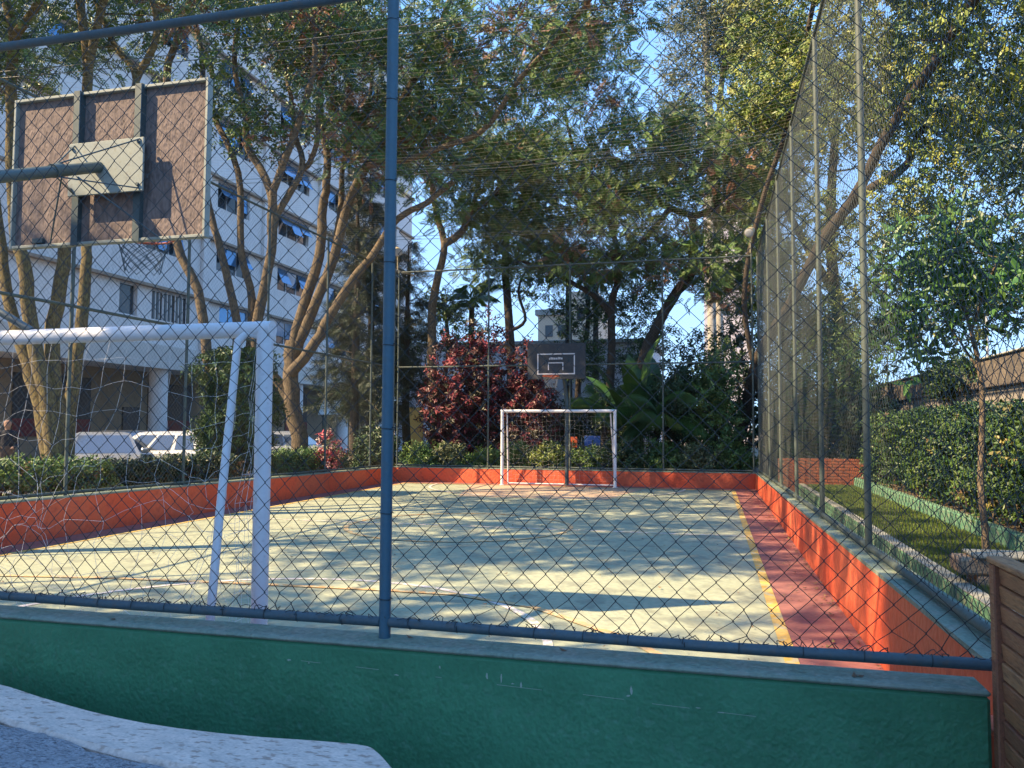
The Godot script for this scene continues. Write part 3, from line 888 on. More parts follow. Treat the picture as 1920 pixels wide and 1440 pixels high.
func build_baskets() -> void:
	# near board, seen from behind on its bent arm
	var cx := -4.49
	var t := thing("basketball_board", "brown plywood basketball board seen from behind on a green arm", "basketball hoop", V(cx, 0, -3.1), "basketball boards at the two ends")
	var x0 := -5.385
	var x1 := -3.605
	var y0 := 2.90
	var y1 := 4.105
	var zb := -5.0
	var b := MB.new()
	b.box(V(x0 + 0.022, y0 + 0.022, zb - 0.02), V(x1 - 0.022, y1 - 0.022, zb))
	part(b, "board", M.ply, t)
	for q in [[V(x0, y0, zb - 0.025), V(x0 + 0.024, y1, zb + 0.035)], [V(x1 - 0.024, y0, zb - 0.025), V(x1, y1, zb + 0.035)], [V(x0 + 0.024, y0, zb - 0.024), V(x1 - 0.024, y0 + 0.024, zb + 0.034)], [V(x0 + 0.024, y1 - 0.024, zb - 0.024), V(x1 - 0.024, y1, zb + 0.034)]]:
		b = MB.new()
		b.box(q[0], q[1], 0.004)
		part(b, "frame_bar", M.steel_pale, t)
	for x in [-4.76, -4.20]:
		b = MB.new()
		b.box(V(x - 0.03, y0 - 0.004, zb + 0.0365), V(x + 0.03, y1 + 0.006, zb + 0.042))
		b.box(V(x - 0.03, y0 - 0.003, zb + 0.001), V(x - 0.024, y1 + 0.005, zb + 0.0365))
		b.box(V(x + 0.024, y0 - 0.003, zb + 0.001), V(x + 0.03, y1 + 0.005, zb + 0.0365))
		b.box(V(x - 0.031, y1 - 0.5, zb + 0.0425), V(x + 0.031, y1 + 0.005, zb + 0.058), 0.004)
		part(b, "upright", M.steel_dark, t)
	b = MB.new()
	b.box(V(-4.775, 3.26, zb + 0.085), V(-4.10, 3.67, zb + 0.103), 0.004)
	var plate := part(b, "mount_plate", M.steel_pale, t)
	for q in [[-4.74, 3.63], [-4.14, 3.63], [-4.14, 3.31], [-4.74, 3.31]]:
		b = MB.new()
		b.rod(V(q[0], q[1], zb + 0.05), V(q[0], q[1], zb + 0.118), 0.013, 6)
		part(b, "bolt", M.rail, plate)
	b = MB.new()
	var armend := V(cx, 3.47, zb + 0.10)
	b.tube([V(cx, 0.0, -3.1), V(cx, 1.4, -3.1), V(cx, 2.45, -3.1), V(cx, 2.68, -3.16), V(cx, 2.84, -3.36), V(cx, 3.13, -4.06), armend], 0.042, 16)
	part(b, "pole_and_arm", M.arm, t)
	b = MB.new()
	b.tube([V(cx, 3.30, -4.47), V(cx, 3.335, -4.55)], 0.05, 14)
	part(b, "arm_collar", M.arm, t)
	for q in [V(-4.72, 3.65, zb + 0.105), V(-4.13, 3.655, zb + 0.105), V(-4.72, 3.28, zb + 0.105), V(-4.13, 3.28, zb + 0.105)]:
		b = MB.new()
		b.rod(V(cx, 3.36 if q.y > 3.4 else 3.27, -4.50), q, 0.006, 6)
		part(b, "tie_rod", M.rail, t)
	for q in [[V(-4.42, 3.30, -4.62), V(-4.0, 2.92, zb + 0.04)], [V(-4.56, 3.30, -4.62), V(-4.98, 2.92, zb + 0.04)]]:
		b = MB.new()
		b.rod(q[0], q[1], 0.006, 6)
		part(b, "tie_rod", M.rail, t)
	b = MB.new()
	b.rod(V(cx, 2.62, -3.12), V(-3.36, 1.99, -3.25), 0.02, 10)
	part(b, "side_brace", M.rail, t)
	var hc := V(-4.5, 3.05, -5.41)
	b = MB.new()
	var p := []
	for i in 25:
		p.append(hc + V(cos(TAU * i / 24.0) * 0.225, 0, sin(TAU * i / 24.0) * 0.225))
	b.tube(p, 0.009, 8, false)
	b.box(V(hc.x - 0.07, 2.98, zb - 0.19), V(hc.x + 0.07, 3.06, zb - 0.021), 0.004)
	var hoop := part(b, "hoop", M.hoop, t)
	b = MB.new()
	hoop_net(b, hc, 0.215, 0.29)
	var ho := part(b, "hoop_net", M.rail, hoop)
	ho.set_meta("kind", "stuff")
	b = MB.new()
	b.box(V(-5.17, 2.935, zb + 0.001), V(-5.07, 2.975, zb + 0.03), 0.004)
	part(b, "bracket", M.steel_dark, t)

	# far board, front side
	t = thing("basketball_board", "small dark basketball board with white lines behind the far goal", "basketball hoop", V(-3.66, 0, -20.1), "basketball boards at the two ends")
	b = MB.new()
	b.tube([V(-3.66, 0, -20.16), V(-3.66, 2.2, -20.16), V(-3.72, 2.75, -20.14), V(-3.82, 3.1, -19.72)], 0.05, 14)
	part(b, "pole", M.steel_dark, t)
	b = MB.new()
	b.box(V(-4.60, 2.74, -19.70), V(-3.09, 3.66, -19.66), 0.006)
	var bd := part(b, "board", M.board_dark, t)
	var zf := -19.657
	for q in [[-4.34, 2.86, -4.31, 3.40], [-3.39, 2.86, -3.36, 3.40], [-4.31, 3.37, -3.39, 3.40], [-4.31, 2.86, -3.39, 2.89], [-4.06, 2.97, -4.035, 3.17], [-3.685, 2.97, -3.66, 3.17], [-4.035, 3.145, -3.685, 3.17]]:
		b = MB.new()
		b.box(V(q[0], q[1], zf), V(q[2], q[3], zf + 0.004))
		part(b, "painted_line", M.board_line, bd)
	var lx := -4.03
	rng.seed = 17
	b = MB.new()
	while lx < -3.70:
		var w := rf(0.02, 0.045)
		b.box(V(lx, 3.245, zf), V(lx + w, 3.245 + rf(0.04, 0.06), zf + 0.004))
		lx += w + 0.014
	part(b, "small_lettering", M.board_line, bd)
	b = MB.new()
	p = []
	for i in 21:
		p.append(V(-3.93, 2.80, -19.40) + V(cos(TAU * i / 20.0) * 0.21, 0, sin(TAU * i / 20.0) * 0.21))
	b.tube(p, 0.014, 8, false)
	b.box(V(-4.0, 2.75, -19.655), V(-3.86, 2.84, -19.6))
	var h2 := part(b, "hoop", M.hoop, t)
	b = MB.new()
	hoop_net(b, V(-3.93, 2.80, -19.40), 0.21, 0.3)
	var hn := part(b, "hoop_net", M.net_cord, h2)
	hn.set_meta("kind", "stuff")

func build_floodlights() -> void:
	var q := 0
	for f in [[V(0.98, 5.9, -20.4), V(-0.3, -0.5, 0.8)], [V(XL - 0.02, 5.9, -20.42), V(0.4, -0.5, 0.75)]]:
		var t := thing("floodlight", ["floodlight on the far fence corner by the lawn", "floodlight on the far fence corner by the car park"][q], "floodlight", f[0], "floodlights on the fence corners")
		q += 1
		var b := MB.new()
		b.rod(f[0] + V(0, 0.02, 0), f[0] + V(0, 0.42, 0.03), 0.018)
		part(b, "bracket", M.flood_back, t)
		var d: Vector3 = f[1].normalized()
		var bs := Basis.looking_at(-d, Vector3.UP)
		b = MB.new()
		var c: Vector3 = f[0] + V(0, 0.55, 0.05)
		var rr := []
		for e in [[0.04, -0.16], [0.085, -0.12], [0.115, 0.06], [0.125, 0.10], [0.125, 0.12], [0.02, 0.12]]:
			rr.append(e)
		b.lathe(c, rr, 16, bs * Basis(V(1, 0, 0), PI / 2))
		part(b, "lamp_housing", M.flood_back, t)
		b = MB.new()
		b.lathe(c, [[0.11, 0.125], [0.07, 0.14], [0.001, 0.145]], 16, bs * Basis(V(1, 0, 0), PI / 2))
		part(b, "lamp_glass", M.flood, t)

# ------------------------------------------------------------------ right-hand strip and foreground
func build_lawn_side() -> void:
	var t := thing("garden_kerb", "green painted kerb with worn grey top along the lawn", "kerb", V(1.88, 0, -10))
	var b := MB.new()
	b.box(V(1.82, -0.1, -18.6), V(1.955, 0.292, -3.1), 0.012)
	part(b, "kerb_body", M.kerb_green, t)
	b = MB.new()
	b.box(V(1.822, 0.2925, -18.6), V(1.953, 0.302, -3.1), 0.004)
	part(b, "kerb_top", M.old_concrete, t)
	t = thing("garden_kerb", "green painted kerb at the foot of the clipped hedge", "kerb", V(3.0, 0, -12))
	b = MB.new()
	b.box(V(2.94, -0.1, -18.2), V(3.06, 0.46, -7.3), 0.014)
	part(b, "kerb_body", M.kerb_green, t)
	b = MB.new()
	b.box(V(3.065, -0.1, -18.2), V(4.55, 0.40, -5.0))
	structure(b, "hedge_bed", M.soil)
	# short stone planter wall
	t = thing("stone_planter", "short tan stone block wall standing at the lawn end", "planter", V(2.6, 0, -7.0))
	var xs := 1.99
	rng.seed = 41
	for k in 8:
		for row in 2:
			var w := 0.24
			b = MB.new()
			var x := xs + k * 0.25 - row * 0.12 + 0.12
			var bs := Basis(V(0, 1, 0), rf(-0.03, 0.03))
			b.obox(V(x, 0.30 + row * 0.135, -7.02 + rf(-0.008, 0.008)), V(w, 0.13, 0.30), bs, 0.02)
			part(b, "stone_block", M.stone, t)
	b = MB.new()
	b.box(V(1.97, 0.503, -7.19), V(4.1, 0.535, -6.85), 0.01)
	part(b, "coping", M.old_concrete, t)
	# retaining wall behind the hedge
	t = thing("retaining_wall", "stained concrete boundary wall with dark upper band behind the hedge", "wall", V(4.7, 0, -15))
	b = MB.new()
	b.box(V(4.6, -0.2, -40), V(4.85, 2.2, 4), 0.01)
	part(b, "wall_body", M.retain, t)
	b = MB.new()
	b.box(V(4.53, 2.201, -40), V(4.9, 2.70, 4), 0.02)
	part(b, "upper_band", M.retain_cap, t)
	b = MB.new()
	b.box(V(4.49, 2.701, -40), V(4.95, 2.735, 4), 0.01)
	part(b, "coping", M.old_concrete, t)
	t = thing("electric_fence", "thin wires on pale posts along the boundary wall top", "fence", V(4.72, 2.735, -14))
	for z in [-7.5, -11.6, -15.4, -19.4, -23.5]:
		b = MB.new()
		b.rod(V(4.72, 2.735, z), V(4.72, 3.5, z), 0.022, 8)
		part(b, "post", M.alu, t)
	for k in 4:
		b = MB.new()
		b.tube([V(4.70, 2.85 + k * 0.18, -4), V(4.70, 2.85 + k * 0.18, -30)], 0.0025, 4)
		part(b, "wire", M.wire, t)
	# orange brick wall closing the strip
	t = thing("brick_wall", "low orange brick wall across the end of the lawn", "wall", V(2.3, 0, -18.4))
	b = MB.new()
	b.box(V(1.42, -0.1, -18.56), V(3.3, 0.83, -18.36))
	part(b, "mortar_core", M.mortar, t)
	var bm := MB.new()
	bm.obox(Vector3(), V(0.212, 0.058, 0.02), Basis(), 0.006)
	var mesh := bm.mesh()
	for r in 13:
		for k in 8:
			var x := 1.53 + k * 0.226 + (0.113 if r % 2 else 0.0)
			if x < 3.2:
				placed(mesh, "brick", M.brick, t, Transform3D(Basis(), V(x, 0.03 + r * 0.066, -18.352 + rf(-0.003, 0.003))))
	# louvred wooden gate at the corner
	t = thing("wooden_gate", "reddish brown slatted wooden gate leaf at the wall end", "gate", V(0.81, 0, -2.6))
	b = MB.new()
	b.box(V(0.79, 0.02, -2.625), V(0.835, 1.115, -2.582), 0.004)
	part(b, "stile", M.wood2, t)
	b = MB.new()
	b.box(V(0.79, 0.02, -1.25), V(0.835, 1.115, -1.20), 0.004)
	part(b, "stile", M.wood2, t)
	b = MB.new()
	b.box(V(0.785, 1.116, -2.63), V(0.845, 1.134, -1.195), 0.004)
	part(b, "top_rail", M.wood3, t)
	var slats := []
	for k in 2:
		var sb := MB.new()
		sb.obox(Vector3(), V(0.016, 0.0495, 1.328), Basis(V(0, 0, 1), 0.09), 0.003)
		slats.append(sb.mesh())
	rng.seed = 77
	for k in 20:
		var y := 1.085 - k * 0.0545
		placed(slats[k % 2], "slat", M["wood%d" % ([0, 1, 0, 2, 1, 3, 0, 1, 2, 0][k % 10])], t, Transform3D(Basis(V(1, 0, 0), rf(-0.002, 0.002)), V(0.812 + rf(-0.001, 0.001), y, -1.916)))

func build_foreground() -> void:
	var t := thing("planter_coping", "pale worn concrete coping curving in front of the green wall", "kerb", V(-1.8, 0, -2.1))
	var far := [V(-3.3, 0, -2.56), V(-2.58, 0, -2.42), V(-2.25, 0, -2.32), V(-1.96, 0, -2.25), V(-1.72, 0, -2.215), V(-1.43, 0, -2.212), V(-1.15, 0, -2.24), V(-1.02, 0, -2.245), V(-0.97, 0, -2.22), V(-0.87, 0, -2.11), V(-0.72, 0, -1.9), V(-0.62, 0, -1.7)]
	var near := [V(-0.86, 0, -1.62), V(-1.0, 0, -1.82), V(-1.2, 0, -1.93), V(-1.41, 0, -1.965), V(-1.63, 0, -1.985), V(-1.94, 0, -2.05), V(-2.25, 0, -2.12), V(-2.6, 0, -2.24), V(-3.3, 0, -2.4)]
	rng.seed = 12
	var ring := []
	for p in far + near:
		ring.append(p)
	# smooth the outline
	var c2 := []
	for i in ring.size():
		var p: Vector3 = ring[i]
		var q: Vector3 = ring[(i + 1) % ring.size()]
		c2.append(p.lerp(q, 0.25))
		c2.append(p.lerp(q, 0.75))
	var low := []
	var edge := []
	var top := []
	for p in c2:
		low.append(V(p.x, -0.03, p.z))
	var b := MB.new()
	b.prism(low, V(0, 0.568, 0))
	var cen := Vector3()
	part(b, "coping_body", M.kerb_pink, t)
	b = MB.new()
	for i in c2.size():
		var p: Vector3 = c2[i]
		var pr: Vector3 = c2[(i + c2.size() - 1) % c2.size()]
		var nx: Vector3 = c2[(i + 1) % c2.size()]
		var tn := (nx - pr).normalized()
		var inw := V(tn.z, 0, -tn.x) * -1.0
		edge.append(V(p.x, 0.5385, p.z))
		top.append(V(p.x, 0.552, p.z) + inw * 0.012)
	var inside := Geometry2D.is_point_in_polygon(Vector2(top[3].x, top[3].z), PackedVector2Array(c2.map(func(a): return Vector2(a.x, a.z))))
	if not inside:
		for i in top.size():
			top[i] = V(2 * c2[i].x - top[i].x, 0.552, 2 * c2[i].z - top[i].z)
	for i in c2.size():
		var j := (i + 1) % c2.size()
		b.quad(edge[i], edge[j], top[j], top[i])
	var p2 := PackedVector2Array()
	for p in top:
		p2.append(Vector2(p.x, p.z))
	var tri := Geometry2D.triangulate_polygon(p2)
	for i in range(0, tri.size(), 3):
		var a: Vector3 = top[tri[i]]
		var bb: Vector3 = top[tri[i + 1]]
		var cc: Vector3 = top[tri[i + 2]]
		if (bb - a).cross(cc - a).y < 0:
			b.tri(a, cc, bb)
		else:
			b.tri(a, bb, cc)
	part(b, "coping_top", M.kerb_pink, t)
	# rough chipped slab inside the coping
	var s := thing("rough_slab", "chipped blue grey concrete slab inside the pale coping", "slab", V(-2.2, 0, -1.6))
	b = MB.new()
	var g := FastNoiseLite.new()
	g.seed = 9
	g.frequency = 6.0
	var nx2 := 60
	var nz2 := 30
	var P := []
	for i in nx2 + 1:
		var row := []
		var x := lerpf(-3.3, -1.0, i / float(nx2))
		# far border follows the coping
		var zf := -2.40
		for k in near.size() - 1:
			if x <= near[k].x and x >= near[k + 1].x:
				zf = lerpf(near[k].z, near[k + 1].z, (near[k].x - x) / (near[k].x - near[k + 1].x))
		zf += 0.016 + 0.035 * g.get_noise_2d(x * 0.9, 3.0) + 0.012 * g.get_noise_2d(x * 4.0, 8.0)
		for j in nz2 + 1:
			var z := lerpf(zf, -1.0, pow(j / float(nz2), 1.3))
			var ed := 1.0 if j > 0 else 0.2
			row.append(V(x, 0.546 + 0.006 * g.get_noise_2d(x * 3, z * 3) * ed + 0.008 * g.get_noise_2d(x * 0.7, z * 0.7), z))
		P.append(row)
	for i in nx2:
		for j in nz2:
			b.quad(P[i][j + 1], P[i + 1][j + 1], P[i + 1][j], P[i][j])
		b.quad(P[i][0], P[i + 1][0], V(P[i + 1][0].x, 0.4, P[i + 1][0].z), V(P[i][0].x, 0.4, P[i][0].z))
	part(b, "slab_top", M.chipped, s)
	b = MB.new()
	b.box(V(-3.3, -0.03, -1.9), V(-1.05, 0.52, -1.0))
	part(b, "slab_body", M.concrete, s)

# ------------------------------------------------------------------ buildings
func build_apartments() -> void:
	var t := thing("apartment_building", "pale apartment block with tilted blue windows behind the parked cars", "building", V(-21.5, 0, -32))
	var X := -21.5
	var rows := [6.95, 9.72, 12.60, 15.42, 18.3, 21.2, 24.1, 27.0]
	var z0 := -18.6
	var z1 := -54.0
	var b := MB.new()
	var wins := []
	for r in rows.size():
		var yt: float = rows[r]
		var yb := yt - 1.22
		var band_lo: float = 3.88 if r == 0 else rows[r - 1] + 0.13
		var band_hi: float = yt + 0.13
		var spans := [[-24.65, -25.6], [-26.4, -28.75], [-30.8, -33.1], [-35.6, -38.4], [-41.0, -43.7], [-46.5, -49.2]] if r == 0 else [[-21.0, -22.6], [-26.0, -28.2], [-30.5, -33.0], [-35.6, -38.7], [-41.0, -44.0], [-46.5, -49.5]]
		b.quad(V(X, band_lo, z0), V(X, band_lo, z1), V(X, yb, z1), V(X, yb, z0))
		b.quad(V(X, yt, z0), V(X, yt, z1), V(X, band_hi, z1), V(X, band_hi, z0))
		var zz := z0
		for s in spans:
			b.quad(V(X, yb, zz), V(X, yb, s[0]), V(X, yt, s[0]), V(X, yt, zz))
			var xi := X - 0.18
			b.quad(V(X, yb, s[0]), V(X, yb, s[1]), V(xi, yb, s[1]), V(xi, yb, s[0]))
			b.quad(V(X, yt, s[1]), V(X, yt, s[0]), V(xi, yt, s[0]), V(xi, yt, s[1]))
			b.quad(V(X, yb, s[0]), V(xi, yb, s[0]), V(xi, yt, s[0]), V(X, yt, s[0]))
			b.quad(V(xi, yb, s[1]), V(X, yb, s[1]), V(X, yt, s[1]), V(xi, yt, s[1]))
			wins.append([s[0], s[1], yb, yt, r])
			zz = s[1]
		b.quad(V(X, yb, zz), V(X, yb, z1), V(X, yt, z1), V(X, yt, zz))
	var top: float = rows[rows.size() - 1] + 0.13
	b.quad(V(X, top, z0), V(X, top, z1), V(X, top + 1.4, z1), V(X, top + 1.4, z0))
	b.quad(V(X - 14, top + 1.4, z0), V(X, top + 1.4, z0), V(X, top + 1.4, z1), V(X - 14, top + 1.4, z1))
	b.quad(V(X, 3.88, z0), V(X - 3, 3.88, z0), V(X - 3, 3.88, z1), V(X, 3.88, z1))
	b.quad(V(X - 14, 3.88, z0), V(X, 3.88, z0), V(X, top + 1.4, z0), V(X - 14, top + 1.4, z0))
	b.quad(V(X, 3.88, z1), V(X - 14, 3.88, z1), V(X - 14, top + 1.4, z1), V(X, top + 1.4, z1))
	b.quad(V(X - 14, -0.2, z1), V(X - 14, -0.2, z0), V(X - 14, top + 1.4, z0), V(X - 14, top + 1.4, z1))
	part(b, "facade", M.facade, t)
	b = MB.new()
	b.box(V(X - 14, -0.2, z1 + 0.05), V(X - 2.6, 3.879, z0 - 0.05))
	part(b, "ground_floor_wall", M.brown_wall, t)
	for y in rows:
		b = MB.new()
		b.box(V(X + 0.002, y + 0.02, z1), V(X + 0.22, y + 0.14, z0), 0.01)
		part(b, "ledge", M.ledge, t)
	b = MB.new()
	b.box(V(X + 0.001, 3.80, z1), V(X + 0.10, 4.75, z0), 0.01)
	part(b, "canopy_band", M.facade_warm, t)
	# pilasters
	for z in [-19.4, -29.6, -34.3, -39.9, -45.3, -51.0]:
		b = MB.new()
		b.box(V(X + 0.002, 4.76, z - 0.22), V(X + 0.16, top + 1.2, z + 0.22), 0.01)
		part(b, "pilaster", M.facade, t)
	rng.seed = 23
	for w in wins:
		var za: float = w[0]
		var zb: float = w[1]
		var yb: float = w[2]
		var yt: float = w[3]
		var xi := X - 0.15
		b = MB.new()
		var L := za - zb
		var n := 3 if L > 2.0 else (2 if L > 1.2 else 1)
		b.box(V(xi - 0.02, yb, zb), V(xi + 0.03, yb + 0.045, za))
		b.box(V(xi - 0.02, yt - 0.045, zb), V(xi + 0.03, yt, za))
		for k in n + 1:
			var z := lerpf(za, zb, float(k) / n)
			b.box(V(xi - 0.019, yb + 0.046, clampf(z - 0.022, zb, za - 0.044)), V(xi + 0.029, yt - 0.046, clampf(z + 0.022, zb + 0.044, za)))
		if w[4] == 0 and absf(za + 26.4) < 0.1:
			for k in 9:
				var z := lerpf(za, zb, (k + 1.0) / 10.0)
				b.box(V(X - 0.03, yb + 0.02, z - 0.012), V(X - 0.01, yt - 0.02, z + 0.012))
		var wo := part(b, "window", M.alu, t)
		for k in n:
			var zk0 := lerpf(za, zb, float(k) / n) - 0.03
			var zk1 := lerpf(za, zb, float(k + 1) / n) + 0.03
			b = MB.new()
			b.quad(V(xi - 0.02, yb + 0.05, zk0), V(xi - 0.02, yb + 0.05, zk1), V(xi - 0.02, yt - 0.05, zk1), V(xi - 0.02, yt - 0.05, zk0))
			part(b, "pane", M.glass_dark, wo)
			if w[4] == 0 and za > -30.0:
				continue
			var tilt := rf(0.25, 0.62) if rng.randf() < 0.72 else 0.03
			var hh := (yt - yb) * rf(0.55, 0.85)
			b = MB.new()
			var c := V(xi + 0.04, yt - 0.05, (zk0 + zk1) * 0.5)
			var bs := Basis(V(0, 0, 1), tilt)
			b.obox(c + bs * V(0, -hh * 0.5, 0), V(0.012, hh, absf(zk1 - zk0) - 0.04), bs)
			part(b, "awning_pane", M.glass_blue, wo)
	# ground floor: columns, dark louvres
	for z in [-19.0, -27.5, -33.0, -38.5, -44.0, -49.5]:
		b = MB.new()
		b.tube([V(X - 0.45, -0.1, z), V(X - 0.45, 3.879, z)], 0.36, 20)
		part(b, "column", M.facade, t)
	for q in [[-22.6, -26.2], [-29.5, -32.4], [-35, -38], [-41, -43.5]]:
		b = MB.new()
		b.box(V(X - 2.599, 1.1, q[1]), V(X - 2.55, 3.4, q[0]))
		var lv := part(b, "shaded_window", M.dark_panel, t)
		b = MB.new()
		b.box(V(X - 2.549, 1.1, q[1]), V(X - 2.53, 1.75, q[0]))
		part(b, "red_panel", M.red_panel, lv)
	b = MB.new()
	b.box(V(X - 2.599, -0.1, -29.0), V(X - 2.54, 2.3, -28.0))
	part(b, "door", M.dark_panel, t)

	# block behind the viewer that shades the near fence
	t = thing("apartment_building", "tall neighbouring block standing behind the viewer beside the court", "building", V(-16, 0, 18))
	b = MB.new()
	b.box(V(-24, -0.2, 8.9), V(-8.0, 32.0, 28), 0.05)
	part(b, "wall", M.facade, t)
	for fl in 10:
		var y := 3.2 + fl * 3.0
		b = MB.new()
		b.box(V(-24.05, y, 8.72), V(-7.95, y + 0.14, 8.895), 0.01)
		part(b, "ledge", M.ledge, t)
		for k in 4:
			var x := -22.6 + k * 3.8
			b = MB.new()
			b.box(V(x, y - 1.5, 8.85), V(x + 1.8, y - 0.25, 8.895), 0.01)
			var f := part(b, "window", M.alu, t)
			b = MB.new()
			b.box(V(x + 0.05, y - 1.45, 8.835), V(x + 1.75, y - 0.30, 8.849))
			part(b, "pane", M.glass_dark, f)

func build_background() -> void:
	var t := thing("garden_house", "low white building behind the red shrubs and palms", "building", V(-8, 0, -31))
	var b := MB.new()
	b.box(V(-12.6, -0.2, -36), V(-2.2, 4.75, -30.0), 0.03)
	part(b, "wall", M.garden_wall, t)
	b = MB.new()
	b.box(V(-12.75, 4.751, -36.1), V(-2.05, 4.9, -29.85), 0.02)
	part(b, "roof_edge", M.concrete, t)
	b = MB.new()
	b.box(V(-12.05, 0.1, -29.995), V(-11.35, 2.3, -29.95), 0.01)
	part(b, "door", M.orange_door, t)
	for x in [-10.0, -7.2, -4.6]:
		b = MB.new()
		b.box(V(x, 1.4, -29.995), V(x + 1.3, 2.6, -29.96), 0.01)
		var w := part(b, "window", M.alu, t)
		b = MB.new()
		b.box(V(x + 0.05, 1.45, -29.959), V(x + 1.25, 2.55, -29.95))
		part(b, "pane", M.glass_dark, w)
	t = thing("far_house", "sunlit cream house seen far off between the tree trunks", "building", V(-10.5, 0, -62))
	b = MB.new()
	b.box(V(-13.2, -0.2, -68), V(-10.6, 10.3, -60))
	b.box(V(-10.59, -0.2, -68), V(-8.4, 12.0, -59.5))
	part(b, "wall", M.cream, t)
	b = MB.new()
	b.box(V(-13.4, 10.31, -68.2), V(-10.61, 10.75, -59.8))
	part(b, "roof", M.concrete, t)
	for q in [[-12.6, 8.6], [-11.6, 8.6], [-10.0, 9.8], [-10.0, 7.3]]:
		b = MB.new()
		b.box(V(q[0], q[1], -59.99 if q[0] < -10.6 else -59.49), V(q[0] + 0.6, q[1] + 0.9, -59.95 if q[0] < -10.6 else -59.45))
		part(b, "window", M.glass_dark, t)
	t = thing("far_tower", "pinkish tower block seen far off between the branches", "building", V(1, 0, -77))
	b = MB.new()
	b.box(V(-0.6, -0.2, -83), V(3.4, 23.5, -75))
	part(b, "wall", M.pink_tower, t)
	for y in [9.0, 12.0, 15.0, 18.0, 21.0]:
		for x in [0.0, 1.1, 2.2]:
			b = MB.new()
			b.box(V(x, y, -74.99), V(x + 0.6, y + 1.1, -74.95))
			part(b, "window", M.glass_dark, t)
	# small sunny things by the car park
	t = thing("yellow_sign", "small yellow sign board behind the ivy covered trunks", "sign", V(-14.3, 0, -21.5))
	b = MB.new()
	b.rod(V(-14.3, -0.06, -21.5), V(-14.3, 2.3, -21.5), 0.03)
	part(b, "pole", M.post, t)
	b = MB.new()
	b.box(V(-14.72, 1.95, -21.46), V(-13.9, 2.4, -21.42), 0.02)
	part(b, "panel", M.yellow_sign, t)
	t = thing("blue_sign", "small blue and red sign in the shrubs behind the far goal net", "sign", V(-3.5, 0.15, -21.6))
	b = MB.new()
	b.rod(V(-3.5, 0.1, -21.6), V(-3.5, 1.25, -21.6), 0.015)
	part(b, "stake", M.rail, t)
	b = MB.new()
	b.box(V(-3.42, 1.0, -21.57), V(-2.98, 1.28, -21.55), 0.004)
	part(b, "blue_panel", M.blue_sign, t)
	b = MB.new()
	b.box(V(-3.82, 0.95, -21.57), V(-3.62, 1.25, -21.55), 0.004)
	part(b, "red_panel", M.hoop, t)
	t = thing("low_wall", "long low grey concrete kerb wall behind the far left fence corner", "wall", V(-12, 0, -24))
	b = MB.new()
	b.box(V(-13.5, -0.1, -23.2), V(-8.9, 0.62, -23.0), 0.015)
	part(b, "wall_body", M.concrete, t)
	t = thing("canvas_awning", "cream sunlit awning panel beyond the dark conifer trunks", "awning", V(-17.5, 0, -34))
	b = MB.new()
	b.prism([V(-18.2, 2.05, -34), V(-16.0, 2.05, -34), V(-16.0, 2.75, -34.5), V(-18.2, 2.75, -34.5)], V(0, 0.03, 0.03))
	part(b, "canvas", M.awning, t)
	for x in [-18.1, -16.1]:
		b = MB.new()
		b.rod(V(x, -0.06, -34.3), V(x, 2.4, -34.3), 0.04)
		part(b, "post", M.post, t)

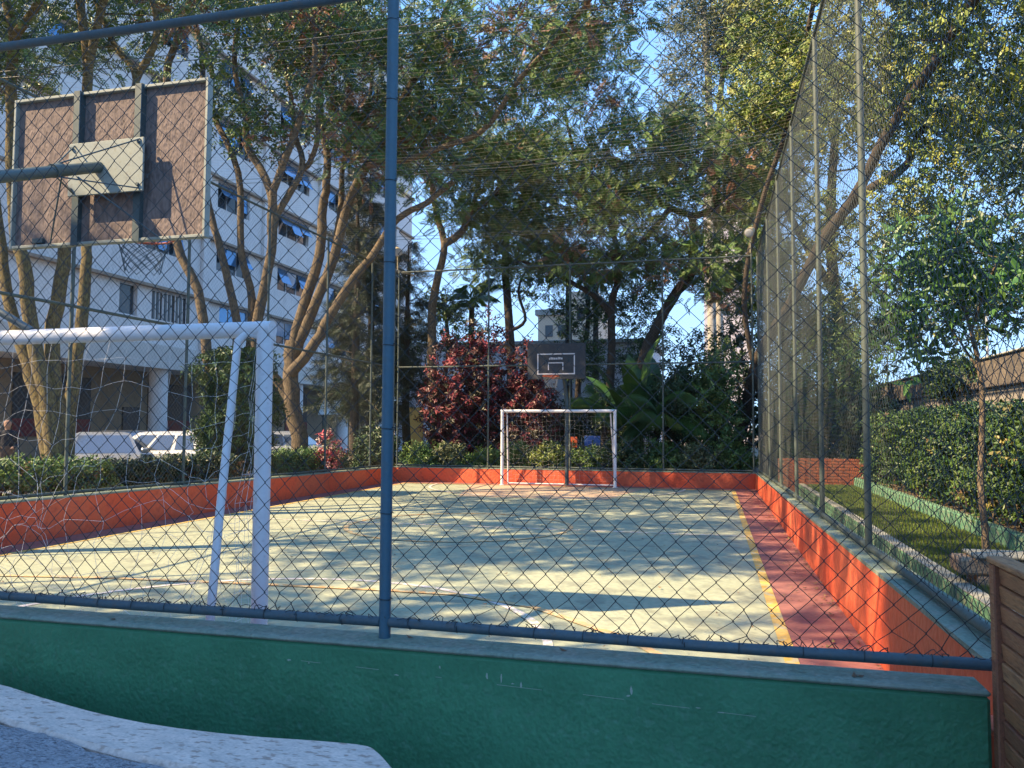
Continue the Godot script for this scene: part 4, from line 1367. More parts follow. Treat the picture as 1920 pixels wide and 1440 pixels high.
# ------------------------------------------------------------------ cars
func car(label: String, at: Vector3, yaw: float, paint: Material, L: float, H: float, hatch: bool) -> void:
	var t := thing("parked_car", label, "car", at, "cars parked behind the hedge")
	var root := t
	t.rotation.y = yaw
	var W := 0.84
	# lower body: stations [x, bottom, shoulder, half width, hood crown]
	var f := L * 0.5
	var st := [[-f, 0.42, 0.72, 0.66], [-f + 0.06, 0.28, 0.88, 0.76], [-f + 0.35, 0.22, 0.95, 0.82], [-f * 0.5, 0.20, 0.94, W], [0.0, 0.20, 0.92, W], [f * 0.42, 0.20, 0.90, W], [f * 0.62, 0.21, 0.84, 0.83], [f - 0.25, 0.24, 0.74, 0.79], [f - 0.06, 0.30, 0.66, 0.72], [f, 0.40, 0.55, 0.62]]
	var b := MB.new()
	var rings := []
	for s in st:
		var x: float = s[0]
		var lo: float = s[1]
		var hi: float = s[2]
		var w: float = s[3]
		rings.append([V(x, lo, -w * 0.86), V(x, lo + 0.10, -w), V(x, lerpf(lo, hi, 0.6), -w), V(x, hi - 0.06, -w * 0.97), V(x, hi, -w * 0.88), V(x, hi + 0.02, 0), V(x, hi, w * 0.88), V(x, hi - 0.06, w * 0.97), V(x, lerpf(lo, hi, 0.6), w), V(x, lo + 0.10, w), V(x, lo, w * 0.86)])
	for i in rings.size() - 1:
		for k in 11:
			var k2 := (k + 1) % 11
			b.quad(rings[i][k], rings[i + 1][k], rings[i + 1][k2], rings[i][k2])
	for e in [0, rings.size() - 1]:
		var c := V(st[e][0], (st[e][1] + st[e][2]) * 0.5, 0)
		for k in 11:
			if e == 0:
				b.tri(c, rings[e][k], rings[e][(k + 1) % 11])
			else:
				b.tri(c, rings[e][(k + 1) % 11], rings[e][k])
	var o := MeshInstance3D.new()
	o.name = "body"
	o.mesh = b.mesh()
	o.material_override = paint
	t.add_child(o)
	# cabin
	var xb0 := -f + (0.30 if hatch else 0.75)
	var xb1 := f * 0.46
	var xt0 := xb0 + (0.30 if hatch else 0.55)
	var xt1 := xb1 - 0.72
	var yb := 0.92
	var wb := 0.76
	var wt := 0.58
	var roof := []
	b = MB.new()
	var B := [V(xb0, yb, -wb), V(xb1, yb - 0.03, -wb), V(xb1, yb - 0.03, wb), V(xb0, yb, wb)]
	var T := [V(xt0, H - 0.03, -wt), V(xt1, H - 0.03, -wt), V(xt1, H - 0.03, wt), V(xt0, H - 0.03, wt)]
	for k in 4:
		b.quad(B[k], T[k], T[(k + 1) % 4], B[(k + 1) % 4])
	var xm := (xt0 + xt1) * 0.5
	var R := [V(xt0 + 0.06, H - 0.004, -wt + 0.10), V(xm, H + 0.012, -wt + 0.09), V(xt1 - 0.10, H - 0.006, -wt + 0.10), V(xt1 - 0.10, H - 0.006, wt - 0.10), V(xm, H + 0.012, wt - 0.09), V(xt0 + 0.06, H - 0.004, wt - 0.10)]
	b.quad(R[0], R[5], R[4], R[1])
	b.quad(R[1], R[4], R[3], R[2])
	b.quad(T[0], T[3], R[5], R[0])
	b.quad(T[1], R[2], R[3], T[2])
	b.quad(T[0], R[0], R[1], T[1])
	b.quad(T[1], R[1], R[2], T[1] + V(0.001, 0, 0))
	b.quad(T[2], T[3], R[5], R[4])
	b.quad(T[2], R[4], R[3], T[2] + V(0.001, 0, 0))
	o = MeshInstance3D.new()
	o.name = "cabin"
	o.mesh = b.mesh()
	o.material_override = paint
	t.add_child(o)
	# glass: [corner fractions on the cabin faces]
	var face := func(k: int, u0: float, u1: float, v0: float, v1: float, called: String) -> void:
		var p0: Vector3 = B[k]
		var p1: Vector3 = B[(k + 1) % 4]
		var q0: Vector3 = T[k]
		var q1: Vector3 = T[(k + 1) % 4]
		var at2 := func(u: float, v: float) -> Vector3: return p0.lerp(p1, u).lerp(q0.lerp(q1, u), v)
		var g := MB.new()
		var nn: Vector3 = (q0 - p0).cross(p1 - p0).normalized() * 0.006
		g.quad(at2.call(u0, v0) + nn, at2.call(u0, v1) + nn, at2.call(u1, v1) + nn, at2.call(u1, v0) + nn)
		var go := MeshInstance3D.new()
		go.name = called
		go.mesh = g.mesh()
		go.material_override = M.car_glass
		t.add_child(go, true)
	face.call(0, 0.08, 0.30, 0.12, 0.86, "side_window")
	face.call(0, 0.345, 0.60, 0.10, 0.88, "side_window")
	face.call(0, 0.64, 0.90, 0.10, 0.88, "side_window")
	face.call(2, 0.10, 0.36, 0.10, 0.88, "side_window")
	face.call(2, 0.40, 0.655, 0.10, 0.88, "side_window")
	face.call(2, 0.70, 0.92, 0.12, 0.86, "side_window")
	face.call(1, 0.06, 0.94, 0.08, 0.92, "windscreen")
	face.call(3, 0.08, 0.92, 0.15, 0.88, "rear_window")
	for q in [[f * 0.62, -1], [f * 0.62, 1], [-f * 0.60, -1], [-f * 0.60, 1]]:
		var wb2 := MB.new()
		var bs := Basis(V(1, 0, 0), PI / 2 * q[1])
		wb2.lathe(V(q[0], 0.30, q[1] * 0.76), [[0.19, -0.09], [0.29, -0.10], [0.305, -0.06], [0.305, 0.06], [0.29, 0.095], [0.19, 0.085]], 22, bs)
		var wo := MeshInstance3D.new()
		wo.name = "wheel"
		wo.mesh = wb2.mesh()
		wo.material_override = M.tyre
		t.add_child(wo, true)
		var rb := MB.new()
		rb.lathe(V(q[0], 0.30, q[1] * 0.76), [[0.195, 0.075], [0.13, 0.06], [0.05, 0.08], [0.001, 0.08]], 18, bs)
		var ro := MeshInstance3D.new()
		ro.name = "rim"
		ro.mesh = rb.mesh()
		ro.material_override = M.rim
		wo.add_child(ro, true)
	for sg in [-1, 1]:
		var hb := MB.new()
		hb.obox(V(f - 0.13, 0.66, sg * 0.58), V(0.12, 0.13, 0.28), Basis(V(0, 1, 0), -sg * 0.35), 0.03)
		var ho := MeshInstance3D.new()
		ho.name = "headlight"
		ho.mesh = hb.mesh()
		ho.material_override = M.lamp_clear
		t.add_child(ho, true)
		hb = MB.new()
		hb.obox(V(-f + 0.08, 0.80, sg * 0.64), V(0.10, 0.20, 0.16), Basis(), 0.03)
		ho = MeshInstance3D.new()
		ho.name = "tail_light"
		ho.mesh = hb.mesh()
		ho.material_override = M.lamp_red
		t.add_child(ho, true)
		hb = MB.new()
		hb.obox(V(xb1 - 0.28, 0.98, sg * 0.87), V(0.10, 0.12, 0.17), Basis(), 0.03)
		ho = MeshInstance3D.new()
		ho.name = "mirror"
		ho.mesh = hb.mesh()
		ho.material_override = paint
		t.add_child(ho, true)

func build_cars() -> void:
	car("white hatchback parked broadside next to the ivy covered trunks", V(-14.0, -0.06, -17.6), PI + 0.12, M.car_white, 3.9, 1.42, true)
	car("silver car parked behind the mossy multi stemmed tree", V(-14.25, -0.06, -15.95), -0.8, M.car_silver, 4.2, 1.40, false)
	car("dark grey car between the silver and the white car", V(-17.3, -0.06, -20.4), -0.4, M.car_dark, 4.1, 1.42, false)
	car("blue grey car parked behind the cleft trunk tree", V(-13.6, -0.06, -22.6), PI + 0.2, M.car_silver, 4.1, 1.40, false)

# ------------------------------------------------------------------ person: one skin round a skeleton (surface nets)
func body_mesh(caps: Array, lo: Vector3, hi: Vector3, cell: float, blend: float) -> ArrayMesh:
	var nx := int((hi.x - lo.x) / cell) + 2
	var ny := int((hi.y - lo.y) / cell) + 2
	var nz := int((hi.z - lo.z) / cell) + 2
	var d := PackedFloat32Array()
	d.resize(nx * ny * nz)
	for z in nz:
		for y in ny:
			for x in nx:
				var p := lo + V(x, y, z) * cell
				var v := 1e3
				for c in caps:
					var a: Vector3 = c[0]
					var e: Vector3 = c[1] - a
					var ll := e.length_squared()
					var h := clampf((p - a).dot(e) / ll, 0.0, 1.0) if ll > 1e-9 else 0.0
					var q := p - a - e * h
					q.z /= c[4]
					var s := q.length() - lerpf(c[2], c[3], h)
					if s < v + blend:
						var k := clampf(0.5 + 0.5 * (v - s) / blend, 0.0, 1.0)
						v = lerpf(v, s, k) - blend * k * (1.0 - k)
				d[(z * ny + y) * nx + x] = v
	var vid := {}
	var vs := PackedVector3Array()
	var cs := PackedColorArray()
	for z in nz - 1:
		for y in ny - 1:
			for x in nx - 1:
				var acc := Vector3()
				var cnt := 0
				var m := 0
				var val := []
				for k in 8:
					var q := d[((z + (k >> 2)) * ny + y + ((k >> 1) & 1)) * nx + x + (k & 1)]
					val.append(q)
					if q < 0:
						m |= 1 << k
				if m == 0 or m == 255:
					continue
				for e in [[0, 1], [2, 3], [4, 5], [6, 7], [0, 2], [1, 3], [4, 6], [5, 7], [0, 4], [1, 5], [2, 6], [3, 7]]:
					var va: float = val[e[0]]
					var vb: float = val[e[1]]
					if (va < 0) != (vb < 0):
						var u := va / (va - vb)
						var pa := V(e[0] & 1, (e[0] >> 1) & 1, e[0] >> 2)
						var pb := V(e[1] & 1, (e[1] >> 1) & 1, e[1] >> 2)
						acc += pa.lerp(pb, u)
						cnt += 1
				var p := lo + (V(x, y, z) + acc / cnt) * cell
				vid[(z * ny + y) * nx + x] = vs.size()
				vs.append(p)
				var best := 1e3
				var col := Color.WHITE
				for c in caps:
					var a: Vector3 = c[0]
					var e2: Vector3 = c[1] - a
					var ll := e2.length_squared()
					var h := clampf((p - a).dot(e2) / ll, 0.0, 1.0) if ll > 1e-9 else 0.0
					var s := (p - a - e2 * h).length() - lerpf(c[2], c[3], h)
					if s < best:
						best = s
						col = c[5]
				cs.append(col)
	var nn := PackedVector3Array()
	nn.resize(vs.size())
	var ix := PackedInt32Array()
	for z in range(1, nz - 1):
		for y in range(1, ny - 1):
			for x in range(1, nx - 1):
				var i0 := (z * ny + y) * nx + x
				for ax in 3:
					var st: int = [1, nx, nx * ny][ax]
					var u: int = [nx, nx * ny, 1][ax]
					var w: int = [nx * ny, 1, nx][ax]
					var a: bool = d[i0] < 0
					if a == (d[i0 + st] < 0):
						continue
					var q := [i0, i0 - u, i0 - u - w, i0 - w]
					var ok := true
					for k in q:
						ok = ok and vid.has(k)
					if not ok:
						continue
					var r := [vid[q[0]], vid[q[1]], vid[q[2]], vid[q[3]]]
					if not a:
						r.reverse()
					ix.append_array(PackedInt32Array([r[0], r[2], r[1], r[0], r[3], r[2]]))
					var fn := (vs[r[1]] - vs[r[0]]).cross(vs[r[2]] - vs[r[0]])
					for k in r:
						nn[k] += fn
	for i in nn.size():
		nn[i] = nn[i].normalized()
	var arr := []
	arr.resize(Mesh.ARRAY_MAX)
	arr[Mesh.ARRAY_VERTEX] = vs
	arr[Mesh.ARRAY_NORMAL] = nn
	arr[Mesh.ARRAY_COLOR] = cs
	arr[Mesh.ARRAY_INDEX] = ix
	var me := ArrayMesh.new()
	me.add_surface_from_arrays(Mesh.PRIMITIVE_TRIANGLES, arr)
	return me

func build_person() -> void:
	var t := thing("person", "person in dark clothes walking by the pale wall beside the mossy tree", "person", V(-17.05, -0.06, -15.9))
	t.rotation.y = 0.7
	var J := Color(0.022, 0.022, 0.028)
	var P := Color(0.10, 0.07, 0.055)
	var S := Color(0.34, 0.20, 0.14)
	var K := Color(0.02, 0.02, 0.02)
	var caps := [
		[V(0, 0.98, 0), V(0, 1.08, 0), 0.15, 0.14, 0.75, P], [V(0, 1.08, 0), V(0, 1.30, 0), 0.15, 0.155, 0.7, J], [V(-0.14, 1.36, 0), V(0.14, 1.36, 0), 0.075, 0.075, 0.85, J],
		[V(0, 1.38, 0), V(0, 1.48, 0.01), 0.055, 0.05, 1.0, S], [V(0, 1.55, 0.01), V(0, 1.61, 0.0), 0.075, 0.088, 1.12, S], [V(0, 1.56, 0.09), V(0, 1.58, 0.085), 0.018, 0.012, 1.0, S],
		[V(-0.18, 1.35, 0), V(-0.23, 1.08, -0.02), 0.055, 0.043, 1.0, J], [V(-0.23, 1.08, -0.02), V(-0.16, 0.98, 0.17), 0.043, 0.032, 1.0, J], [V(0.18, 1.35, 0), V(0.23, 1.08, -0.03), 0.055, 0.043, 1.0, J], [V(0.23, 1.08, -0.03), V(0.15, 1.0, 0.17), 0.043, 0.032, 1.0, J],
		[V(-0.16, 0.98, 0.17), V(-0.13, 0.97, 0.25), 0.03, 0.022, 1.0, S], [V(0.15, 1.0, 0.17), V(0.12, 0.99, 0.25), 0.03, 0.022, 1.0, S],
		[V(-0.085, 0.94, 0), V(-0.10, 0.50, 0.08), 0.09, 0.06, 1.0, P], [V(-0.10, 0.50, 0.08), V(-0.10, 0.09, 0.02), 0.06, 0.042, 1.0, P], [V(0.085, 0.94, 0), V(0.09, 0.50, 0.0), 0.09, 0.06, 1.0, P], [V(0.09, 0.50, 0.0), V(0.09, 0.09, -0.16), 0.06, 0.042, 1.0, P],
		[V(-0.10, 0.045, 0.0), V(-0.10, 0.04, 0.17), 0.045, 0.038, 1.0, K], [V(0.09, 0.045, -0.18), V(0.09, 0.04, 0.0), 0.045, 0.038, 1.0, K]]
	var m := StandardMaterial3D.new()
	m.vertex_color_use_as_albedo = true
	m.roughness = 0.85
	var o := MeshInstance3D.new()
	o.name = "body"
	o.mesh = body_mesh(caps, V(-0.36, -0.04, -0.32), V(0.36, 1.78, 0.36), 0.021, 0.035)
	o.material_override = m
	t.add_child(o)
	var b := MB.new()
	for i in 7:
		for k in 14:
			var th0 := i / 7.0 * 1.7
			var th1 := (i + 1) / 7.0 * 1.7
			var q := []
			for e in [[th0, k], [th1, k], [th1, k + 1], [th0, k + 1]]:
				var ph: float = TAU * e[1] / 14.0
				q.append(V(0, 1.615, -0.018) + V(sin(e[0]) * cos(ph) * 0.094, cos(e[0]) * 0.10, sin(e[0]) * sin(ph) * (0.085 if sin(ph) > 0.0 else 0.108)))
			b.quad(q[0], q[3], q[2], q[1])
	var h := MeshInstance3D.new()
	h.name = "hair"
	h.mesh = b.mesh()
	h.material_override = M.tyre
	t.add_child(h)

# ------------------------------------------------------------------ plants
func leaf(b: MB, base: Vector3, dir: Vector3, side: Vector3, l: float, w: float, fold := 0.15) -> void:
	var nn := dir.cross(side).normalized()
	var m := base + dir * l * 0.45
	var lft := m - side * w * 0.5 + nn * w * fold
	var rgt := m + side * w * 0.5 + nn * w * fold
	var tip := base + dir * l - nn * l * 0.10
	b.tri(base, rgt, tip)
	b.tri(base, tip, lft)

func spray_pinnate(pairs: int, l: float, ll: float, lw: float) -> ArrayMesh:
	var b := MB.new()
	for i in pairs:
		var u := (i + 1.0) / (pairs + 0.5)
		var p := V(0, l * u, -l * 0.18 * u * u)
		var s := sin(PI * (0.18 + 0.75 * u))
		for sg in [-1.0, 1.0]:
			leaf(b, p, V(sg, 0.45, -0.12 * sg + rf(-0.25, 0.25)).normalized(), V(-0.45 * sg, 1, rf(-0.2, 0.2)).normalized() * sg, ll * (0.55 + 0.45 * s), lw)
	leaf(b, V(0, l * 0.96, -l * 0.17), V(0, 1, -0.3).normalized(), V(1, 0, 0), ll, lw)
	return b.mesh()

func spray_broad(n: int, l: float, ll: float, lw: float, sd: int) -> ArrayMesh:
	rng.seed = sd
	var b := MB.new()
	for i in n:
		var u := (i + 0.6) / n
		var a := i * 2.4 + rf(-0.4, 0.4)
		var p := V(rf(-0.02, 0.02), l * u, rf(-0.02, 0.02))
		var d := V(cos(a), rf(0.1, 0.75), sin(a)).normalized()
		var s := d.cross(V(rf(-0.4, 0.4), 1, rf(-0.4, 0.4))).normalized()
		leaf(b, p, d, s, ll * rf(0.7, 1.15), lw * rf(0.8, 1.15))
	return b.mesh()

func spray_needles(n: int, l: float) -> ArrayMesh:
	rng.seed = 404
	var b := MB.new()
	for i in n:
		var u := i / float(n)
		var a := i * 2.4
		var p := V(0, l * u, -l * 0.12 * u * u)
		var d := V(cos(a) * 0.8, 0.7, sin(a) * 0.8).normalized()
		leaf(b, p, d, d.cross(V(0.2, 1, 0.3)).normalized(), 0.13, 0.016, 0.0)
	return b.mesh()

# one arching palm frond, leaflets drooping from a rib
func frond(l: float, pairs: int, lw: float, droop: float) -> ArrayMesh:
	var b := MB.new()
	var pts := []
	for i in 9:
		var u := i / 8.0
		pts.append(V(0, l * (u * 0.8 - droop * u * u * 0.8), -l * (u * 0.75)))
	b.tube(pts, [0.022, 0.02, 0.018, 0.016, 0.013, 0.011, 0.009, 0.007, 0.004], 5)
	for i in pairs:
		var u := 0.12 + 0.86 * i / pairs
		var p := V(0, l * (u * 0.8 - droop * u * u * 0.8), -l * (u * 0.75))
		var ll := l * 0.30 * (0.35 + 0.9 * sin(PI * clampf(u, 0.05, 0.97)))
		for sg in [-1.0, 1.0]:
			var d := V(sg, -0.35 - 0.3 * u, -0.55).normalized()
			leaf(b, p, d, V(0.4 * sg, 0.1, -1).normalized() * sg, ll, lw, 0.05)
	return b.mesh()

func blade_leaf(l: float, w: float, arch: float) -> ArrayMesh:
	# large paddle leaf with a bent midrib
	var b := MB.new()
	var n := 10
	var stalk := []
	for i in 4:
		stalk.append(V(0, l * 0.45 * i / 3.0, -0.02 * i))
	b.tube(stalk, [0.03, 0.025, 0.02, 0.016], 6)
	var prev := []
	for i in n + 1:
		var u := i / float(n)
		var ww := w * 0.5 * sin(PI * pow(clampf(u, 0.02, 0.985), 0.75))
		var c := V(0, l * (0.45 + 0.55 * (u - arch * u * u)), -0.06 - l * 0.5 * arch * u * u * 1.3)
		var row := [c + V(-ww, ww * 0.35, 0), c, c + V(ww, ww * 0.35, 0)]
		if i > 0:
			b.quad(prev[0], prev[1], row[1], row[0])
			b.quad(prev[1], prev[2], row[2], row[1])
		prev = row
	return b.mesh()

func put_copies(parent: Node3D, called: String, mesh: Mesh, m: Material, xf: Array, cols: Array) -> void:
	if xf.is_empty():
		return
	var mm := MultiMesh.new()
	mm.transform_format = MultiMesh.TRANSFORM_3D
	mm.use_colors = true
	mm.mesh = mesh
	mm.instance_count = xf.size()
	var buf := PackedFloat32Array()
	buf.resize(xf.size() * 16)
	var off := origin_of(parent)
	for i in xf.size():
		var t: Transform3D = xf[i]
		var c: Color = cols[i]
		var k := i * 16
		buf[k] = t.basis.x.x; buf[k + 1] = t.basis.y.x; buf[k + 2] = t.basis.z.x; buf[k + 3] = t.origin.x - off.x
		buf[k + 4] = t.basis.x.y; buf[k + 5] = t.basis.y.y; buf[k + 6] = t.basis.z.y; buf[k + 7] = t.origin.y - off.y
		buf[k + 8] = t.basis.x.z; buf[k + 9] = t.basis.y.z; buf[k + 10] = t.basis.z.z; buf[k + 11] = t.origin.z - off.z
		buf[k + 12] = c.r; buf[k + 13] = c.g; buf[k + 14] = c.b; buf[k + 15] = 1.0
	mm.buffer = buf
	var o := MultiMeshInstance3D.new()
	o.name = called
	o.multimesh = mm
	o.material_override = m
	parent.add_child(o, true)
	o.set_meta("kind", "stuff")

func in_ball() -> Vector3:
	while true:
		var p := V(rf(-1, 1), rf(-1, 1), rf(-1, 1))
		if p.length_squared() <= 1.0:
			return p
	return Vector3()

func tint(pal: Array, j := 0.25) -> Color:
	var c: Color = pal[rng.randi() % pal.size()]
	var k := rf(1.0 - j, 1.0 + j)
	return Color(c.r * k * rf(0.92, 1.08), c.g * k, c.b * k * rf(0.85, 1.15))

func toward(d: Vector3, roll: float, s: float) -> Basis:
	var y := d.normalized()
	var x := y.cross(V(0.23, 0.91, 0.34)).normalized()
	var z := x.cross(y)
	return Basis(x, y, z) * Basis(V(0, 1, 0), roll) * Basis().scaled(V(s, s, s))

func smooth(p: Array, sub: int) -> Array:
	var out := []
	for i in p.size() - 1:
		var a: Vector3 = p[maxi(i - 1, 0)]
		var b: Vector3 = p[i]
		var c: Vector3 = p[i + 1]
		var d: Vector3 = p[mini(i + 2, p.size() - 1)]
		for k in sub:
			out.append(b.cubic_interpolate(c, a, d, k / float(sub)))
	out.append(p[p.size() - 1])
	return out

# stems: [[points], r0, r1]; blobs: [centre, radii, clusters]; o: leaf mesh, per, cr, flat, pal, up, bark, sd, scale
func grow(t: Node3D, stems: Array, blobs: Array, o: Dictionary) -> void:
	rng.seed = o.get("sd", 1)
	var nodes := []
	var b := MB.new()
	for s in stems:
		var p: Array = smooth(s[0], 4)
		var rr := []
		for i in p.size():
			var u := i / float(p.size() - 1)
			var r := lerpf(s[1], s[2], pow(u, 0.8))
			if i < 3 and s[0][0].y < 0.5:
				r *= 1.0 + 0.35 * (3 - i) / 3.0
			rr.append(r)
			if i > 0 and i < p.size() - 1:
				p[i] += V(rf(-1, 1), 0, rf(-1, 1)) * r * 0.12
			if p[i].y > o.get("from", 4.0):
				nodes.append([p[i], r])
		b.tube(p, rr, o.get("sides", 10), true, 0.10)
	var cl := []
	for q in blobs:
		for k in int(q[2]):
			cl.append(q[0] + in_ball() * q[1])
	var order := []
	for c in cl:
		var best := 1e9
		for nd in nodes:
			best = minf(best, c.distance_squared_to(nd[0]))
		order.append([best, c])
	order.sort_custom(func(a, c): return a[0] < c[0])
	for e in order:
		var c: Vector3 = e[1]
		var best := 1e9
		var at = nodes[0]
		for nd in nodes:
			var dd: float = c.distance_squared_to(nd[0]) * (1.0 if nd[0].y < c.y + 0.4 else 1.6)
			if dd < best:
				best = dd
				at = nd
		var d := sqrt(best)
		var r0: float = minf(at[1] * 0.6, 0.012 + 0.016 * d)
		var m1: Vector3 = at[0].lerp(c, 0.35) + V(rf(-1, 1), rf(-0.3, 0.6), rf(-1, 1)) * d * 0.10
		var m2: Vector3 = at[0].lerp(c, 0.7) + V(rf(-1, 1), rf(-0.4, 0.6), rf(-1, 1)) * d * 0.10
		b.tube([at[0], m1, m2, c], [r0, r0 * 0.8, r0 * 0.6, 0.006], 5, false)
		nodes.append([m1, r0 * 0.8])
		nodes.append([m2, r0 * 0.6])
		nodes.append([c, maxf(r0 * 0.4, 0.008)])
	part(b, "trunk", o.get("bark", M.bark), t)
	var xf := []
	var cols := []
	var dx := []
	var dc := []
	var cr: float = o.get("cr", 0.7)
	var flat: float = o.get("flat", 0.6)
	var sc: float = o.get("scale", 1.0)
	var dry: float = o.get("dry", 0.0)
	for c in cl:
		var rad := cr * rf(0.7, 1.25)
		var isdry := rng.randf() < dry
		var shade := rf(0.8, 1.2)
		for k in int(o.get("per", 40) * rf(0.7, 1.3)):
			var q := in_ball()
			var p: Vector3 = c + q * V(rad, rad * flat, rad)
			var d := (q + V(rf(-0.6, 0.6), rf(-0.5, 0.5) + o.get("up", 0.0), rf(-0.6, 0.6))).normalized()
			var tr := Transform3D(toward(d, rf(0, TAU), sc * rf(0.7, 1.2)), p)
			if isdry and rng.randf() < 0.8:
				dx.append(tr)
				dc.append(tint([Color(0.22, 0.095, 0.05), Color(0.26, 0.14, 0.08), Color(0.16, 0.07, 0.04)]))
			else:
				xf.append(tr)
				var cc := tint(o.pal)
				cols.append(Color(cc.r * shade, cc.g * shade, cc.b * shade))
	put_copies(t, "crown", o.leaf, o.get("mat", M.leaf), xf, cols)
	put_copies(t, "dry_leaves", o.leaf, M.leaf, dx, dc)

var L := {}
const GREEN := [Color(0.078, 0.15, 0.034), Color(0.10, 0.175, 0.038), Color(0.14, 0.205, 0.045), Color(0.062, 0.125, 0.034)]
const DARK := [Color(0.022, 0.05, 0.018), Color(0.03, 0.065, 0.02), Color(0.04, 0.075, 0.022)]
const YELLOW := [Color(0.20, 0.25, 0.045), Color(0.15, 0.21, 0.04), Color(0.10, 0.16, 0.034), Color(0.27, 0.29, 0.06)]
const OLIVE := [Color(0.12, 0.14, 0.06), Color(0.16, 0.17, 0.075), Color(0.09, 0.115, 0.045)]
const RED := [Color(0.07, 0.012, 0.017), Color(0.11, 0.016, 0.023), Color(0.045, 0.011, 0.015), Color(0.20, 0.03, 0.04), Color(0.045, 0.035, 0.016)]

func tree(label: String, called: String, stems: Array, blobs: Array, o: Dictionary, group := "") -> Node3D:
	var p: Vector3 = stems[0][0][0]
	var t := thing(called, label, "tree", V(p.x, 0.0, p.z), group)
	grow(t, stems, blobs, o)
	return t

# shrub: stems from one foot and leaf sprays through an ellipsoid
func shrub(called: String, label: String, foot: Vector3, size: Vector3, n: int, o: Dictionary, group := "") -> Node3D:
	var t := thing(called, label, o.get("cat", "shrub"), foot, group)
	rng.seed = o.get("sd", 7)
	var b := MB.new()
	var xf := []
	var cols := []
	var c := foot + V(0, size.y, 0)
	var lobes := []
	for k in o.get("lobes", 9):
		var q := in_ball()
		var lc := c + q * size * 0.72
		lc.y = maxf(lc.y, foot.y + 0.15)
		lobes.append(lc)
		var m := foot.lerp(lc, 0.5) + V(rf(-0.1, 0.1), 0.08, rf(-0.1, 0.1))
		b.tube([foot + V(rf(-0.08, 0.08), -0.03, rf(-0.08, 0.08)), m, lc], [0.03, 0.02, 0.008], 6, false)
	part(b, "stems", o.get("bark", M.bark_dark), t)
	for k in n:
		var lc: Vector3 = lobes[rng.randi() % lobes.size()]
		var q := in_ball()
		q = q.normalized() * pow(q.length(), 0.6)
		var p := lc + q * size * 0.45
		p.y = maxf(p.y, foot.y + 0.05)
		xf.append(Transform3D(toward(q + V(rf(-0.6, 0.6), rf(-0.2, 0.8), rf(-0.6, 0.6)), rf(0, TAU), o.get("scale", 1.0) * rf(0.7, 1.25)), p))
		cols.append(tint(o.pal, 0.3))
	put_copies(t, "foliage", o.leaf, o.get("mat", M.leaf), xf, cols)
	return t

# clipped hedge: twigs inside, leaf sprays thick near the faces
func hedge(label: String, lo: Vector3, hi: Vector3, n: int, o: Dictionary) -> Node3D:
	var t := thing("clipped_hedge", label, "hedge", V((lo.x + hi.x) * 0.5, lo.y, (lo.z + hi.z) * 0.5))
	rng.seed = o.get("sd", 3)
	var b := MB.new()
	var z := lo.z + 0.15
	while z < hi.z:
		for k in 2:
			var x := rf(lo.x + 0.2, hi.x - 0.2)
			var f := V(x, lo.y - 0.05, z + rf(-0.1, 0.1))
			for q in 3:
				b.tube([f, f + V(rf(-0.12, 0.12), (hi.y - lo.y) * 0.5, rf(-0.15, 0.15)), f + V(rf(-0.3, 0.3), (hi.y - lo.y) * 0.9, rf(-0.3, 0.3))], [0.02, 0.014, 0.006], 5, false)
		z += 0.32
	part(b, "stems", M.bark, t)
	var xf := []
	var cols := []
	var s := hi - lo
	var nz := FastNoiseLite.new()
	nz.seed = 5
	nz.frequency = 0.8
	for k in n:
		var p := V(rf(0, 1), rf(0, 1), rf(0, 1))
		var f := rng.randf()
		var nrm := V(0, 1, 0)
		var inn := rf(0, 0.28) * rf(0, 1)
		if f < 0.45:
			p.x = 0
			nrm = V(-1, 0, 0)
		elif f < 0.6:
			p.x = 1
			nrm = V(1, 0, 0)
		elif f < 0.85:
			p.y = 1
		elif f < 0.93:
			p.z = 1
			nrm = V(0, 0, 1)
		else:
			p.z = 0
			nrm = V(0, 0, -1)
		var w := lo + p * s - nrm * inn
		w += nrm * (nz.get_noise_3d(w.x * 2, w.y * 2, w.z * 2) * 0.10)
		if w.y < lo.y + o.get("bare", 0.2) and rng.randf() < 0.8:
			continue
		xf.append(Transform3D(toward(nrm + V(rf(-0.9, 0.9), rf(-0.3, 0.9), rf(-0.9, 0.9)), rf(0, TAU), o.get("scale", 1.0) * rf(0.7, 1.2)), w))
		var vary := nz.get_noise_3d(w.x * 1.2 + 50, w.y * 1.2, w.z * 1.2)
		var cc := tint(o.pal, 0.35)
		if rng.randf() < 0.03:
			cc = tint([Color(0.16, 0.10, 0.045), Color(0.2, 0.17, 0.05)])
		cols.append(Color(cc.r * (1.0 + vary), cc.g * (1.0 + vary * 0.7), cc.b))
		if vary < -0.28 and rng.randf() < 0.55:
			xf.pop_back()
			cols.pop_back()
	put_copies(t, "foliage", o.leaf, M.leaf, xf, cols)
	return t

